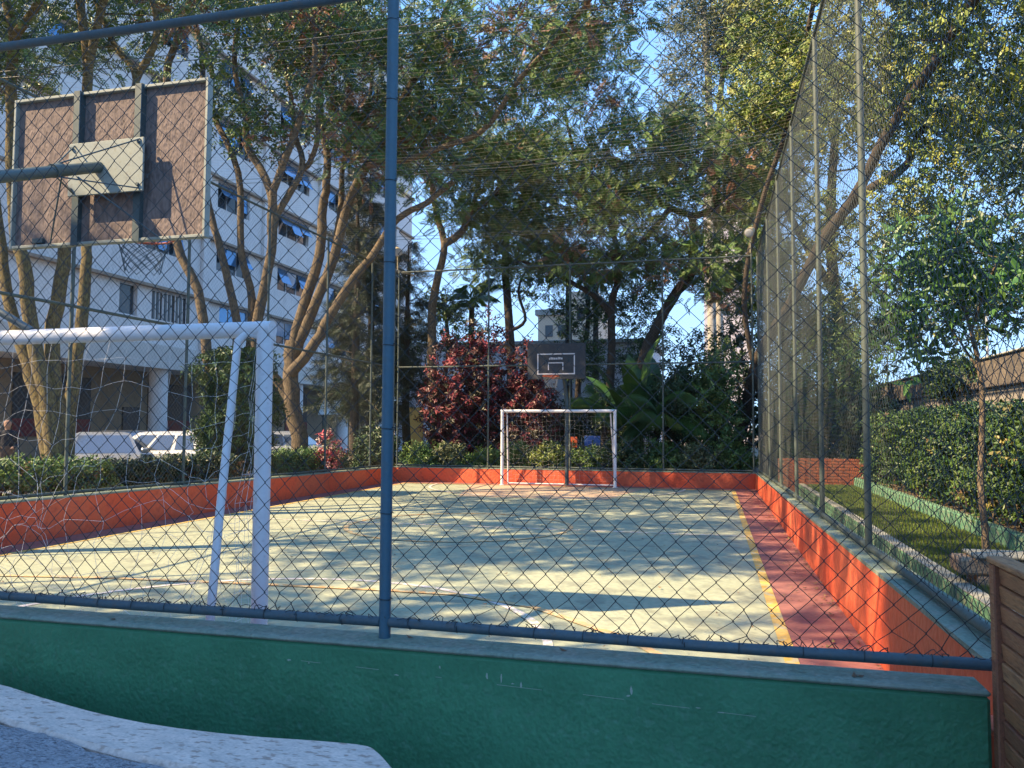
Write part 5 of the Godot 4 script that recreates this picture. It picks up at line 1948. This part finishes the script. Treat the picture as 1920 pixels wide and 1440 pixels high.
func palm(label: String, foot: Vector3, h: float, r: float, n: int, fl: float, sd: int, lean := Vector3()) -> void:
	var t := thing("palm_tree", label, "palm", foot)
	rng.seed = sd
	var b := MB.new()
	var pts := []
	var rr := []
	for i in 14:
		var u := i / 13.0
		pts.append(foot + V(lean.x * u * u, -0.1 + (h + 0.1) * u, lean.z * u * u))
		rr.append(r * (1.25 - 0.45 * u) * (1.0 + 0.05 * (i % 2)))
	b.tube(pts, rr, 10)
	part(b, "trunk", M.bark_dark, t)
	var top: Vector3 = pts[13]
	var fm := frond(fl, 26, 0.05, 0.75)
	for k in n:
		var a := k * 2.4
		var tl := rf(-0.9, 0.7)
		var bs := Basis(V(0, 1, 0), a) * Basis(V(1, 0, 0), tl) * Basis().scaled(Vector3.ONE * rf(0.8, 1.1))
		placed(fm, "frond", M["frond%d" % (k % 3)], t, Transform3D(bs, top))

func conifer(label: String, foot: Vector3, h: float, sd: int) -> void:
	var t := thing("conifer_tree", label, "tree", foot, "dark slender conifers by the far corner")
	rng.seed = sd
	var b := MB.new()
	var pts := []
	for i in 9:
		pts.append(foot + V(rf(-0.04, 0.04), -0.1 + (h + 0.1) * i / 8.0, rf(-0.04, 0.04)))
	b.tube(pts, [0.16, 0.145, 0.135, 0.12, 0.11, 0.09, 0.07, 0.05, 0.02], 9)
	var xf := []
	var cols := []
	var y := 1.9
	while y < h:
		var u := (y - 1.9) / (h - 1.9)
		var l := lerpf(1.5, 0.4, u) * rf(0.6, 1.15)
		var a := rf(0, TAU)
		var p0 := foot + V(0, y, 0)
		var d := V(cos(a), 0, sin(a))
		var p1 := p0 + d * l * 0.5 + V(0, 0.12, 0)
		var p2 := p0 + d * l + V(0, -0.25 * l, 0)
		b.tube([p0, p1, p2], [0.02, 0.014, 0.005], 4, false)
		for k in int(16 * l + 4):
			var w := rf(0.15, 1.0)
			var p := p0.lerp(p1, w * 2) if w < 0.5 else p1.lerp(p2, w * 2 - 1)
			xf.append(Transform3D(toward(d * 0.7 + V(rf(-0.8, 0.8), rf(-1.1, 0.2), rf(-0.8, 0.8)), rf(0, TAU), rf(0.8, 1.3)), p + V(rf(-0.1, 0.1), rf(-0.1, 0.1), rf(-0.1, 0.1))))
			cols.append(tint([Color(0.022, 0.042, 0.022), Color(0.03, 0.05, 0.022), Color(0.04, 0.055, 0.03)], 0.25))
		y += rf(0.06, 0.15)
	part(b, "trunk", M.bark_dark, t)
	put_copies(t, "crown", L.needles, M.leaf, xf, cols)

func build_plants() -> void:
	rng.seed = 100
	L.pinnate = spray_pinnate(8, 0.34, 0.10, 0.036)
	L.small = spray_broad(11, 0.26, 0.10, 0.05, 31)
	L.mid = spray_broad(10, 0.32, 0.14, 0.065, 32)
	L.big = spray_broad(7, 0.34, 0.21, 0.095, 33)
	L.tiny = spray_broad(14, 0.14, 0.05, 0.028, 34)
	L.long = spray_broad(7, 0.30, 0.24, 0.035, 35)
	L.needles = spray_needles(34, 0.42)
	var left := "tall leaning trees between the court and the car park"
	tree("mossy multi stemmed tree closest to the camera by the car park", "street_tree", STEM_A, [[V(-11.0, 9.6, -10.3), V(2.8, 1.7, 2.8), 42], [V(-9.2, 9.9, -11.0), V(2.0, 1.3, 2.2), 22], [V(-12.6, 8.6, -10.9), V(1.5, 1.3, 1.6), 12], [V(-10.9, 7.6, -9.9), V(0.5, 0.4, 0.5), 2]], {leaf = L.pinnate, per = 34, cr = 0.75, pal = GREEN, bark = M.bark_mossy, sd = 11, from = 6.5, dry = 0.06, sides = 14}, left)
	tree("tree with five thin stems rising out of the ivy", "street_tree", STEM_B, [[V(-11.2, 11.3, -14.8), V(2.4, 1.5, 2.4), 36], [V(-9.4, 10.2, -15.0), V(1.8, 1.6, 1.8), 28], [V(-10.6, 8.9, -15.2), V(1.3, 0.8, 1.3), 12], [V(-8.2, 10.9, -14.9), V(1.6, 1.3, 1.6), 26], [V(-9.2, 8.2, -15.2), V(1.1, 0.6, 1.1), 11]], {leaf = L.small, per = 24, cr = 0.66, flat = 0.75, pal = GREEN, bark = M.bark, sd = 12, from = 6.8, dry = 0.15, sides = 12}, left)
	tree("tree with a forked yellowish trunk beside the far end of the hedge", "street_tree", STEM_C, [[V(-9.3, 11.6, -18.0), V(2.2, 1.8, 2.0), 38], [V(-7.2, 10.3, -17.6), V(1.9, 1.7, 1.8), 34], [V(-7.6, 8.2, -18.4), V(1.6, 0.9, 1.5), 18], [V(-4.9, 9.9, -16.6), V(2.2, 1.5, 1.7), 48], [V(-2.6, 10.6, -15.7), V(1.5, 1.1, 1.4), 24], [V(-8.6, 9.4, -18.6), V(1.3, 0.8, 1.2), 16]], {leaf = L.pinnate, per = 28, cr = 0.66, flat = 0.6, pal = GREEN, bark = M.bark, sd = 13, from = 6.4, dry = 0.15, sides = 14}, left)
	# trees of the same row nearer the viewer: their crowns throw the dappled shade on the near half of the court
	var near_stems := [[[V(-10.6, -0.1, -6.2), V(-10.7, 2.0, -6.2), V(-10.3, 4.4, -6.3), V(-10.6, 6.8, -6.1), V(-10.9, 9.2, -6.0)], 0.2, 0.08], [[V(-10.35, 4.2, -6.3), V(-9.7, 6.2, -6.6), V(-9.2, 8.4, -6.8)], 0.13, 0.06]]
	tree("broad tree at the side of the court outside the picture edge", "street_tree", near_stems, [[V(-10.4, 8.6, -6.2), V(3.0, 1.7, 2.8), 58], [V(-8.8, 9.8, -6.6), V(2.2, 1.2, 2.4), 30]], {leaf = L.pinnate, per = 36, cr = 0.6, pal = GREEN, sd = 14, from = 5.5}, left)
	var near2 := [[[V(-10.5, -0.1, -1.6), V(-10.4, 2.0, -1.5), V(-10.0, 4.2, -1.7), V(-9.8, 6.6, -1.9), V(-9.9, 8.6, -2.0)], 0.18, 0.07], [[V(-10.0, 4.2, -1.7), V(-11.2, 6.4, -1.2), V(-12.4, 8.4, -0.8)], 0.12, 0.05]]
	tree("slim tree at the court corner outside the picture edge", "street_tree", near2, [[V(-10.6, 8.0, -0.2), V(2.4, 1.5, 1.2), 24], [V(-12.6, 9.2, -1.0), V(2.2, 1.5, 2.0), 30], [V(-9.2, 11.6, -3.4), V(1.9, 0.9, 1.8), 18], [V(-9.3, 11.5, -1.0), V(1.8, 0.7, 1.6), 14], [V(-12.6, 9.9, -3.8), V(1.9, 1.0, 1.6), 17]], {leaf = L.pinnate, per = 30, cr = 0.6, pal = GREEN, sd = 15, from = 4.5}, left)
	# far garden
	var gard := "trees of the garden behind the far fence"
	tree("tree with a bare brown trunk beside the red shrubs", "garden_tree", STEM_D, [[V(-8.4, 10.4, -22.6), V(2.2, 1.5, 1.8), 40], [V(-6.2, 9.3, -22.4), V(1.9, 1.3, 1.6), 40], [V(-7.4, 8.2, -22.6), V(1.0, 0.5, 0.9), 8]], {leaf = L.pinnate, per = 34, cr = 0.7, flat = 0.5, pal = GREEN, bark = M.bark, sd = 16, from = 7.4, dry = 0.07}, gard)
	tree("dark straight trunked tree behind the red shrubs", "garden_tree", STEM_E, [[V(-6.3, 8.2, -24.6), V(1.6, 1.2, 1.4), 34], [V(-5.2, 10.2, -24.4), V(1.7, 1.3, 1.5), 28], [V(-7.1, 6.9, -24.4), V(1.2, 0.7, 1.0), 16]], {leaf = L.pinnate, per = 28, cr = 0.68, flat = 0.5, pal = GREEN, bark = M.bark_dark, sd = 17, from = 5.6}, gard)
	tree("big spreading tree with crooked dark limbs above the far basketball board", "garden_tree", STEM_F, [[V(-4.4, 9.2, -22.8), V(1.9, 1.3, 1.5), 44], [V(-2.7, 7.9, -22.9), V(2.1, 1.0, 1.5), 48], [V(-2.1, 9.6, -22.8), V(1.9, 1.3, 1.7), 42], [V(0.5, 8.8, -22.5), V(1.9, 1.5, 1.6), 44], [V(-5.2, 7.1, -23.6), V(1.5, 0.7, 1.2), 30], [V(-1.3, 6.7, -23.8), V(1.7, 0.8, 1.2), 32], [V(-3.4, 6.6, -23.4), V(1.3, 0.5, 1.0), 18], [V(0.5, 6.1, -23.0), V(1.4, 1.4, 1.2), 32], [V(-3.3, 11.6, -21.5), V(1.5, 1.4, 1.4), 32], [V(-4.4, 12.4, -21.2), V(1.7, 1.2, 1.3), 26], [V(-0.9, 9.6, -23.0), V(1.2, 0.8, 1.0), 12]], {leaf = L.pinnate, per = 27, cr = 0.70, flat = 0.45, pal = GREEN, bark = M.bark_dark, sd = 18, from = 5.8, dry = 0.10, sides = 12}, gard)
	tree("leaning tree with a long diagonal trunk behind the lawn fence", "garden_tree", STEM_G, [[V(3.4, 9.4, -18.6), V(1.8, 1.5, 1.6), 40], [V(5.0, 9.8, -16.2), V(1.8, 1.6, 1.6), 44], [V(5.3, 7.9, -18.0), V(1.5, 1.3, 1.3), 30], [V(4.2, 11.2, -17.2), V(2.0, 1.2, 1.6), 30], [V(6.4, 9.0, -16.4), V(1.4, 1.6, 1.4), 26], [V(4.2, 6.4, -19.0), V(0.8, 0.5, 0.8), 8]], {leaf = L.mid, per = 18, cr = 0.62, flat = 0.7, pal = YELLOW, bark = M.bark_dark, sd = 19, from = 6.0, sides = 12}, gard)
	tree("slender leaning tree with a thin reddish trunk by the far corner post", "garden_tree", STEM_S, [[V(2.3, 11.6, -20.0), V(1.5, 1.2, 1.4), 26], [V(1.9, 9.6, -20.6), V(1.0, 0.9, 1.0), 14]], {leaf = L.mid, per = 26, cr = 0.6, pal = YELLOW, bark = M.bark_dark, sd = 20, from = 7.5}, gard)
	var backst := [[[V(4.6, -0.1, -29), V(4.4, 4.0, -28.8), V(4.0, 8.0, -28.4), V(4.2, 12.0, -28.0)], 0.3, 0.12], [[V(4.2, 6.0, -28.6), V(2.6, 9.0, -28.2), V(1.6, 12.0, -28.0)], 0.16, 0.07]]
	tree("bushy light green tree behind the boundary wall end", "garden_tree", backst, [[V(2.2, 12.6, -27.6), V(2.6, 2.2, 1.8), 54], [V(2.4, 8.4, -27.4), V(2.0, 1.9, 1.4), 40], [V(5.6, 12.2, -27.4), V(2.6, 2.4, 1.8), 50], [V(6.4, 7.4, -27.6), V(2.4, 2.0, 1.6), 36], [V(3.6, 5.2, -27.6), V(1.7, 1.3, 1.2), 22]], {leaf = L.mid, per = 22, cr = 0.8, pal = YELLOW, bark = M.bark_dark, sd = 21, from = 4.5}, gard)
	var bk2 := [[[V(9.4, -0.1, -25), V(9.2, 3.0, -24.6), V(8.8, 7.0, -24.2), V(8.6, 11.0, -24.0)], 0.28, 0.1]]
	tree("tall sunny tree standing beyond the boundary wall", "garden_tree", bk2, [[V(8.2, 9.6, -23.6), V(2.2, 2.2, 1.8), 42], [V(8.8, 5.8, -23.8), V(2.3, 1.7, 1.5), 36], [V(10.2, 12.0, -23.8), V(2.2, 1.8, 1.8), 30], [V(6.9, 5.0, -22.6), V(1.5, 1.2, 1.2), 20]], {leaf = L.mid, per = 20, cr = 0.75, pal = YELLOW + OLIVE, bark = M.bark_dark, sd = 22, from = 3.5}, gard)
	var bk3 := [[[V(7.6, -0.1, -15.5), V(7.7, 3.0, -15.4), V(7.4, 6.0, -15.2), V(7.0, 8.4, -15.0)], 0.2, 0.07]]
	tree("thin crowned tree close behind the boundary wall", "garden_tree", bk3, [[V(6.8, 4.6, -14.8), V(1.2, 0.9, 1.2), 16], [V(7.2, 7.0, -14.9), V(1.2, 1.3, 1.2), 18]], {leaf = L.small, per = 26, cr = 0.6, pal = OLIVE, bark = M.bark, sd = 23, from = 3.2}, gard)
	var bk4 := [[[V(2.6, -0.1, -24.6), V(2.4, 2.2, -24.4), V(2.0, 4.6, -24.2), V(1.6, 7.0, -24.0)], 0.16, 0.06]]
	tree("drooping vine hung tree behind the far corner post", "garden_tree", bk4, [[V(1.6, 6.4, -23.8), V(1.1, 1.6, 1.0), 24], [V(2.6, 4.6, -23.8), V(1.3, 1.5, 1.0), 26], [V(3.9, 4.2, -23.6), V(1.2, 1.4, 1.0), 22], [V(1.5, 8.6, -23.8), V(0.9, 0.9, 0.9), 10]], {leaf = L.long, per = 26, cr = 0.6, flat = 1.2, up = -0.8, pal = GREEN + OLIVE, bark = M.bark_dark, sd = 26, from = 3.0, scale = 0.9}, gard)
	tree("tall eucalyptus with a pale thin trunk far behind the garden", "eucalyptus_tree", STEM_EUC1, [[V(0.2, 24.5, -45), V(2.2, 3.0, 2.0), 34], [V(-1.6, 20.5, -45), V(1.7, 2.6, 1.5), 24], [V(1.4, 17.5, -45), V(1.4, 2.0, 1.4), 14]], {leaf = L.long, per = 30, cr = 1.0, flat = 1.1, up = -0.5, pal = OLIVE, bark = M.bark_pale, sd = 24, from = 14.0, scale = 1.7}, "eucalyptus trees far behind")
	tree("second eucalyptus leaning towards the lawn far behind the garden", "eucalyptus_tree", STEM_EUC2, [[V(2.6, 24.5, -45.5), V(2.2, 3.2, 2.0), 36], [V(3.8, 19.5, -45), V(1.9, 2.6, 1.5), 28], [V(1.8, 14.5, -45), V(1.6, 2.0, 1.4), 16]], {leaf = L.long, per = 30, cr = 1.0, flat = 1.1, up = -0.5, pal = OLIVE, bark = M.bark_pale, sd = 25, from = 12.0, scale = 1.7}, "eucalyptus trees far behind")
	var bk5 := [[[V(-4.6, -0.1, -27.0), V(-4.5, 3.0, -27.0), V(-4.1, 5.4, -26.8), V(-4.4, 7.6, -26.6)], 0.14, 0.05]]
	tree("thin leafy tree in front of the low white building", "garden_tree", bk5, [[V(-4.3, 5.2, -26.4), V(1.5, 0.8, 1.0), 16], [V(-5.6, 6.6, -26.4), V(1.3, 0.7, 1.0), 14], [V(-2.6, 5.8, -26.4), V(1.3, 1.0, 0.9), 20], [V(-3.6, 3.6, -26.2), V(1.4, 0.8, 0.8), 16], [V(-2.2, 4.2, -26.2), V(1.0, 0.9, 0.8), 14]], {leaf = L.small, per = 22, cr = 0.5, pal = DARK + GREEN, bark = M.bark_dark, sd = 27, from = 2.6}, gard)
	var bk6 := [[[V(-9.4, -0.1, -26.4), V(-9.3, 2.4, -26.3), V(-9.0, 4.4, -26.2), V(-9.2, 6.2, -26.0)], 0.12, 0.05]]
	tree("thin leafy tree beside the slim palm", "garden_tree", bk6, [[V(-9.2, 5.6, -26.0), V(1.1, 0.9, 0.9), 16], [V(-8.2, 4.4, -26.0), V(1.1, 0.8, 0.8), 14], [V(-10.2, 4.0, -26.0), V(1.0, 1.0, 0.8), 14]], {leaf = L.small, per = 22, cr = 0.5, pal = DARK + GREEN, bark = M.bark_dark, sd = 28, from = 2.6}, gard)
	conifer("dark slender conifer closest to the parked cars", V(-10.55, 0.05, -22.0), 9.4, 51)
	conifer("dark slender conifer second from the parked cars", V(-10.7, 0.05, -23.4), 8.8, 52)
	conifer("dark conifer closest to the brown trunk in the garden", V(-9.75, 0.16, -24.2), 7.4, 53)
	palm("slim palm with its head against the sky above the far board", V(-5.2, 0.16, -29.0), 7.2, 0.13, 15, 1.7, 61)
	palm("shorter slim palm beside the taller one above the far board", V(-4.2, 0.16, -29.2), 7.0, 0.11, 13, 1.5, 62)
	palm("slim palm behind the red shrubs", V(-8.4, 0.16, -27.0), 5.9, 0.12, 14, 1.6, 63)
	palm("low feathery palm beside the far goal post", V(-1.6, 0.16, -22.2), 1.6, 0.10, 15, 1.9, 64, V(0.2, 0, 0.1))
	palm("low feathery palm behind the far goal net", V(-3.0, 0.16, -22.6), 1.9, 0.09, 13, 1.6, 65)
	# big paddle leaves
	var t := thing("banana_plant", "plant with tall broad paddle leaves between the palms", "plant", V(-1.9, 0.16, -23.0))
	rng.seed = 70
	var xf := []
	var cols := []
	var bl := blade_leaf(4.6, 0.62, 0.22)
	for k in 11:
		placed(bl, "leaf", M["frond%d" % (k % 3)], t, Transform3D(Basis(V(0, 1, 0), k * 2.4) * Basis(V(1, 0, 0), rf(-0.55, 0.05)) * Basis().scaled(Vector3.ONE * rf(0.7, 1.1)), V(-1.9 + rf(-0.2, 0.2), 0.1, -23.0 + rf(-0.2, 0.2))))
	# red shrubs
	var k := 0
	for q in [[V(-7.5, 0.16, -22.2), V(0.85, 1.95, 0.6), "red leaved shrub closest to the brown garden trunk"], [V(-6.3, 0.16, -22.5), V(0.9, 2.35, 0.6), "tall red leaved shrub in the middle of the three"], [V(-5.2, 0.16, -22.3), V(0.8, 2.1, 0.6), "red leaved shrub closest to the far basketball board"]]:
		shrub("red_shrub", q[2], q[0], q[1], 640, {leaf = L.mid, pal = RED, sd = 80 + k, lobes = 12, scale = 1.0}, "red leaved shrubs behind the far fence")
		k += 1
	# green shrubs behind the far fence
	k = 0
	for q in [[-8.0, 0.40, "rounded low bush behind the far fence nearest the corner post"], [-7.1, 0.42, "second low bush behind the far fence from the corner post"], [-6.2, 0.40, "third low bush behind the far fence from the corner post"], [-5.3, 0.44, "low bush behind the edge of the far goal net"], [-4.4, 0.40, "yellowish low bush behind the far goal net"], [-3.3, 0.42, "low bush behind the far basketball pole"], [-2.3, 0.45, "low bush behind the goal post nearest the lawn"], [-1.3, 0.45, "low bush just past the far goal towards the lawn"], [-0.4, 0.48, "low bush second past the far goal towards the lawn"], [0.5, 0.48, "low bush in the far fence corner by the lawn"]]:
		shrub("garden_bush", q[2], V(q[0], 0.16, -21.0 - 0.2 * (k % 2)), V(0.62, q[1], 0.42), 330, {leaf = L.tiny, pal = [GREEN, OLIVE, GREEN, GREEN, YELLOW, GREEN, DARK, GREEN, OLIVE, GREEN][k], sd = 90 + k, lobes = 9, scale = 1.5}, "low bushes behind the far fence")
		k += 1
	k = 0
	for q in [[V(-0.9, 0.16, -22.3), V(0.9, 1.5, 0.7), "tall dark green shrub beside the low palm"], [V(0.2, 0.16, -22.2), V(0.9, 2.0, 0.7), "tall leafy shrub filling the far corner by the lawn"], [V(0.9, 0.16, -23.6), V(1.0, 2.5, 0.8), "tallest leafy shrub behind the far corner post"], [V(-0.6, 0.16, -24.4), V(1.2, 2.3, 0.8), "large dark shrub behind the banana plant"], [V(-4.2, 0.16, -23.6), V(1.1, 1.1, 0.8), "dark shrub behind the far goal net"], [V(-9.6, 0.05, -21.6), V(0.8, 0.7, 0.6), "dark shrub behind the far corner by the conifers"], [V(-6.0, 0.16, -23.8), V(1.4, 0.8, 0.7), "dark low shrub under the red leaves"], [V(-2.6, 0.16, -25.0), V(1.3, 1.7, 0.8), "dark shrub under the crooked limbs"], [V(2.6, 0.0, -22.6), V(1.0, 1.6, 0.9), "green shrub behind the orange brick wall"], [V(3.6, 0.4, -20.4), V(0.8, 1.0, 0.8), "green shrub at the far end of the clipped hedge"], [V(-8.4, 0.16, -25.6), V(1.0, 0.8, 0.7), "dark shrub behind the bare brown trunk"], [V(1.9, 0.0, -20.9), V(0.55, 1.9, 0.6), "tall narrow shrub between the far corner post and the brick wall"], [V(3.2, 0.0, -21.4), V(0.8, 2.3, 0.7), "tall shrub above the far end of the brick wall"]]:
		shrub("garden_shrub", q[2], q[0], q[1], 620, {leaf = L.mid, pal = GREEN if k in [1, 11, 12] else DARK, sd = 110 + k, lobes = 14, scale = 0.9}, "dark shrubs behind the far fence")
		k += 1
	# hedges
	hedge("tall clipped green hedge on the raised bed beside the lawn", V(3.12, 0.42, -17.6), V(4.0, 1.66, -4.6), 9000, {leaf = L.tiny, pal = [Color(0.03, 0.07, 0.02), Color(0.045, 0.095, 0.022), Color(0.07, 0.12, 0.025)], sd = 131, scale = 1.35, bare = 0.35})
	hedge("low clipped hedge before the mossy multi stemmed tree", V(-10.0, 0.05, -10.6), V(-9.3, 0.86, -6.0), 3000, {leaf = L.tiny, pal = GREEN, sd = 132, scale = 1.3, bare = 0.05})
	hedge("low clipped hedge before the white hatchback", V(-10.0, 0.05, -14.2), V(-9.35, 0.80, -11.0), 2400, {leaf = L.tiny, pal = DARK, sd = 133, scale = 1.3, bare = 0.05})
	hedge("low clipped hedge behind the cleft trunk tree", V(-10.1, 0.05, -19.4), V(-9.5, 0.78, -16.2), 2200, {leaf = L.tiny, pal = GREEN, sd = 134, scale = 1.3, bare = 0.05})
	# ivy over the stems of the second tree
	t = thing("ivy", "thick ivy hanging over the stems of the thin tree", "ivy", V(-10.1, 0.05, -15.2))
	rng.seed = 140
	xf = []
	cols = []
	for i in 2600:
		var u := pow(rf(0, 1), 0.9)
		var a := rf(0, TAU)
		var rad := lerpf(0.34, 0.60, sin(u * PI)) * rf(0.55, 1.15) * (1.0 + 0.38 * sin(a * 3.0 + u * 5.0) * cos(a * 2.0 - u * 9.0))
		if u > 0.8:
			rad *= 1.35
		if sin(a * 5.0) * cos(a * 2.0 + 1.0) > 0.35 and u < 0.35:
			continue
		var p := V(-10.0 + cos(a) * rad, 0.1 + u * 3.1, -15.05 + sin(a) * rad)
		xf.append(Transform3D(toward(V(cos(a), rf(-1.6, -0.2), sin(a)), rf(0, TAU), rf(0.6, 1.0)), p))
		cols.append(tint([Color(0.03, 0.07, 0.022), Color(0.042, 0.09, 0.026), Color(0.062, 0.11, 0.03)], 0.35))
	put_copies(t, "leaves", L.mid, M.leaf, xf, cols)
	shrub("pink_shrub", "small pink and white flowering shrub at the cleft trunk", V(-9.3, 0.05, -17.9), V(0.34, 0.62, 0.34), 170, {leaf = L.small, pal = [Color(0.42, 0.07, 0.09), Color(0.55, 0.36, 0.34), Color(0.30, 0.05, 0.06), Color(0.10, 0.10, 0.03)], sd = 141, lobes = 7, scale = 0.8})
	shrub("pale_grass_clump", "pale dry tuft beside the ivy foot", V(-9.25, 0.05, -14.3), V(0.2, 0.24, 0.2), 80, {leaf = L.long, pal = [Color(0.42, 0.36, 0.27), Color(0.3, 0.26, 0.17)], sd = 142, lobes = 6, scale = 0.6, cat = "plant"})
	# sapling with large leaves by the lawn
	t = tree("young tree with big dark leaves on the lawn", "sapling", STEM_SAP, [[V(1.81, 2.99, -7.80), V(0.5, 0.45, 0.4), 11], [V(2.26, 3.03, -7.60), V(0.46, 0.36, 0.4), 11], [V(1.69, 2.36, -7.80), V(0.34, 0.32, 0.3), 8], [V(2.48, 2.79, -7.40), V(0.28, 0.3, 0.3), 7], [V(1.98, 2.58, -7.70), V(0.3, 0.3, 0.3), 6]], {leaf = L.big, per = 6, cr = 0.22, flat = 0.9, pal = [Color(0.035, 0.09, 0.022), Color(0.05, 0.12, 0.026), Color(0.075, 0.16, 0.03)], mat = M.leaf_gloss, bark = M.bark, sd = 150, from = 1.8, scale = 0.62, sides = 9})
	var drape := [[[V(3.9, 0.35, -5.6), V(3.85, 2.0, -5.7), V(3.6, 4.0, -6.0), V(3.2, 5.4, -6.4)], 0.07, 0.03]]
	tree("slim tree with hanging pointed leaves at the picture edge", "bamboo_like_tree", drape, [[V(3.0, 4.6, -6.9), V(0.5, 0.7, 0.5), 14], [V(3.2, 5.4, -6.8), V(0.7, 0.5, 0.6), 14], [V(2.62, 3.9, -7.1), V(0.22, 0.35, 0.25), 6]], {leaf = L.long, per = 9, cr = 0.3, up = -0.9, pal = DARK, bark = M.bark, sd = 151, from = 3.0, scale = 0.8})
	shrub("creeper", "dark creeper hanging over the boundary wall top", V(4.5, 2.1, -17.0), V(0.25, 0.35, 1.7), 420, {leaf = L.mid, pal = DARK, sd = 152, lobes = 12, scale = 0.75, cat = "creeper"})
	var lawn_pts := []
	# grass on the lawn strip
	var gb := MB.new()
	rng.seed = 160
	for i in 7:
		var a := rf(0, TAU)
		var d := V(cos(a) * 0.35, 1, sin(a) * 0.35).normalized()
		leaf(gb, V(rf(-0.012, 0.012), 0, rf(-0.012, 0.012)), d, V(-sin(a), 0, cos(a)), rf(0.03, 0.055), 0.006, 0.0)
	var gm := gb.mesh()
	xf = []
	cols = []
	for i in 26000:
		var z := -3.2 - 15.0 * pow(rf(0, 1), 1.2)
		var x := rf(1.97, 2.93)
		xf.append(Transform3D(Basis(V(0, 1, 0), rf(0, TAU)) * Basis().scaled(Vector3.ONE * rf(0.7, 1.4)), V(x, 0.258, z)))
		cols.append(tint([Color(0.09, 0.15, 0.026), Color(0.12, 0.18, 0.032), Color(0.17, 0.20, 0.045)], 0.3))
	var mm := MultiMesh.new()
	var holder := Node3D.new()
	holder.name = "lawn_grass"
	add_child(holder)
	holder.set_meta("kind", "stuff")
	holder.set_meta("label", "short green grass on the strip beside the court")
	holder.set_meta("category", "grass")
	put_copies(holder, "grass_blades", gm, M.leaf, xf, cols)
	# fallen leaves and twigs on the court and coping
	var lb := MB.new()
	leaf(lb, V(-0.02, 0.002, 0), V(1, 0.08, 0).normalized(), V(0, 0.1, 1).normalized(), 0.05, 0.024, 0.2)
	var lm := lb.mesh()
	xf = []
	cols = []
	rng.seed = 170
	for i in 900:
		var x := rf(XL + 0.05, XR - 0.05)
		var z := rf(ZF + 0.1, -3.0)
		if rng.randf() < 0.3:
			x = XR - 0.03 - 0.3 * pow(rf(0, 1), 2.5)
		elif rng.randf() < 0.15:
			z = ZF + 0.05 + 0.4 * pow(rf(0, 1), 2.5)
		xf.append(Transform3D(Basis(V(0, 1, 0), rf(0, TAU)) * Basis().scaled(Vector3.ONE * rf(0.5, 1.1)), V(x, 0.018, z)))
		cols.append(tint([Color(0.18, 0.10, 0.04), Color(0.10, 0.06, 0.03), Color(0.22, 0.16, 0.06)], 0.3))
	for q in [V(-2.3, 0.744, -2.66), V(-1.07, 0.744, -2.72), V(0.42, 0.744, -2.66), V(0.44, 0.744, -2.665), V(-0.5, 0.744, -2.7)]:
		xf.append(Transform3D(Basis(V(0, 1, 0), rf(0, TAU)) * Basis().scaled(Vector3.ONE * 0.7), q))
		cols.append(Color(0.16, 0.09, 0.05))
	holder = Node3D.new()
	holder.name = "fallen_leaves"
	add_child(holder)
	holder.set_meta("kind", "stuff")
	holder.set_meta("label", "dry brown leaves scattered over the court floor")
	holder.set_meta("category", "leaves")
	put_copies(holder, "dry_leaves", lm, M.leaf, xf, cols)

func _ready() -> void:
	var cam := Camera3D.new()
	cam.name = "camera"
	cam.fov = 52.19
	cam.near = 0.05
	cam.far = 900.0
	cam.transform = Transform3D(Basis(Vector3.UP, deg_to_rad(14.298)) * Basis(Vector3.RIGHT, deg_to_rad(3.153)) * Basis(Vector3.BACK, deg_to_rad(0.24)), V(0, 1.509, 0))
	add_child(cam)
	cam.current = true
	var env := Environment.new()
	env.background_mode = Environment.BG_SKY
	var sky := Sky.new()
	var sm := ProceduralSkyMaterial.new()
	sm.sky_top_color = Color(0.37, 0.56, 0.80)
	sm.sky_horizon_color = Color(0.60, 0.735, 0.86)
	sm.sky_curve = 0.22
	sm.ground_horizon_color = Color(0.62, 0.66, 0.66)
	sm.ground_bottom_color = Color(0.30, 0.28, 0.24)
	sm.sun_angle_max = 12.0
	sky.sky_material = sm
	env.sky = sky
	env.background_energy_multiplier = 1.0
	env.tonemap_mode = Environment.TONE_MAPPER_LINEAR
	env.tonemap_exposure = 2.75
	env.sdfgi_enabled = true
	env.ssao_enabled = true
	env.ssil_enabled = true
	var we := WorldEnvironment.new()
	we.environment = env
	add_child(we)
	var sun := DirectionalLight3D.new()
	sun.name = "sun"
	sun.light_energy = 1.52
	sun.light_color = Color(1.0, 0.89, 0.71)
	sun.light_angular_distance = 0.5
	sun.shadow_enabled = true
	sun.transform = Transform3D(Basis.looking_at(V(1.0, -1.08, -0.57).normalized(), Vector3.UP), V(0, 20, 0))
	add_child(sun)

	make_materials()
	build_ground()
	build_court()
	build_walls()
	build_apartments()
	build_background()
	build_lawn_side()
	build_foreground()
	build_fences()
	build_roof_net()
	goal("near white football goal seen from behind in shade", -5.09, -2.02, -3.25, 2.0, 0.36, 0.038, 0.5, 5)
	goal("small far white football goal against the orange wall", -5.31, -2.37, -19.82, 1.97, -0.42, 0.04, 0.3, 6)
	build_baskets()
	build_floodlights()
	build_cars()
	build_person()
	build_plants()
	for o in get_children():
		print_counts(o)

func print_counts(_o: Node) -> void:
	pass
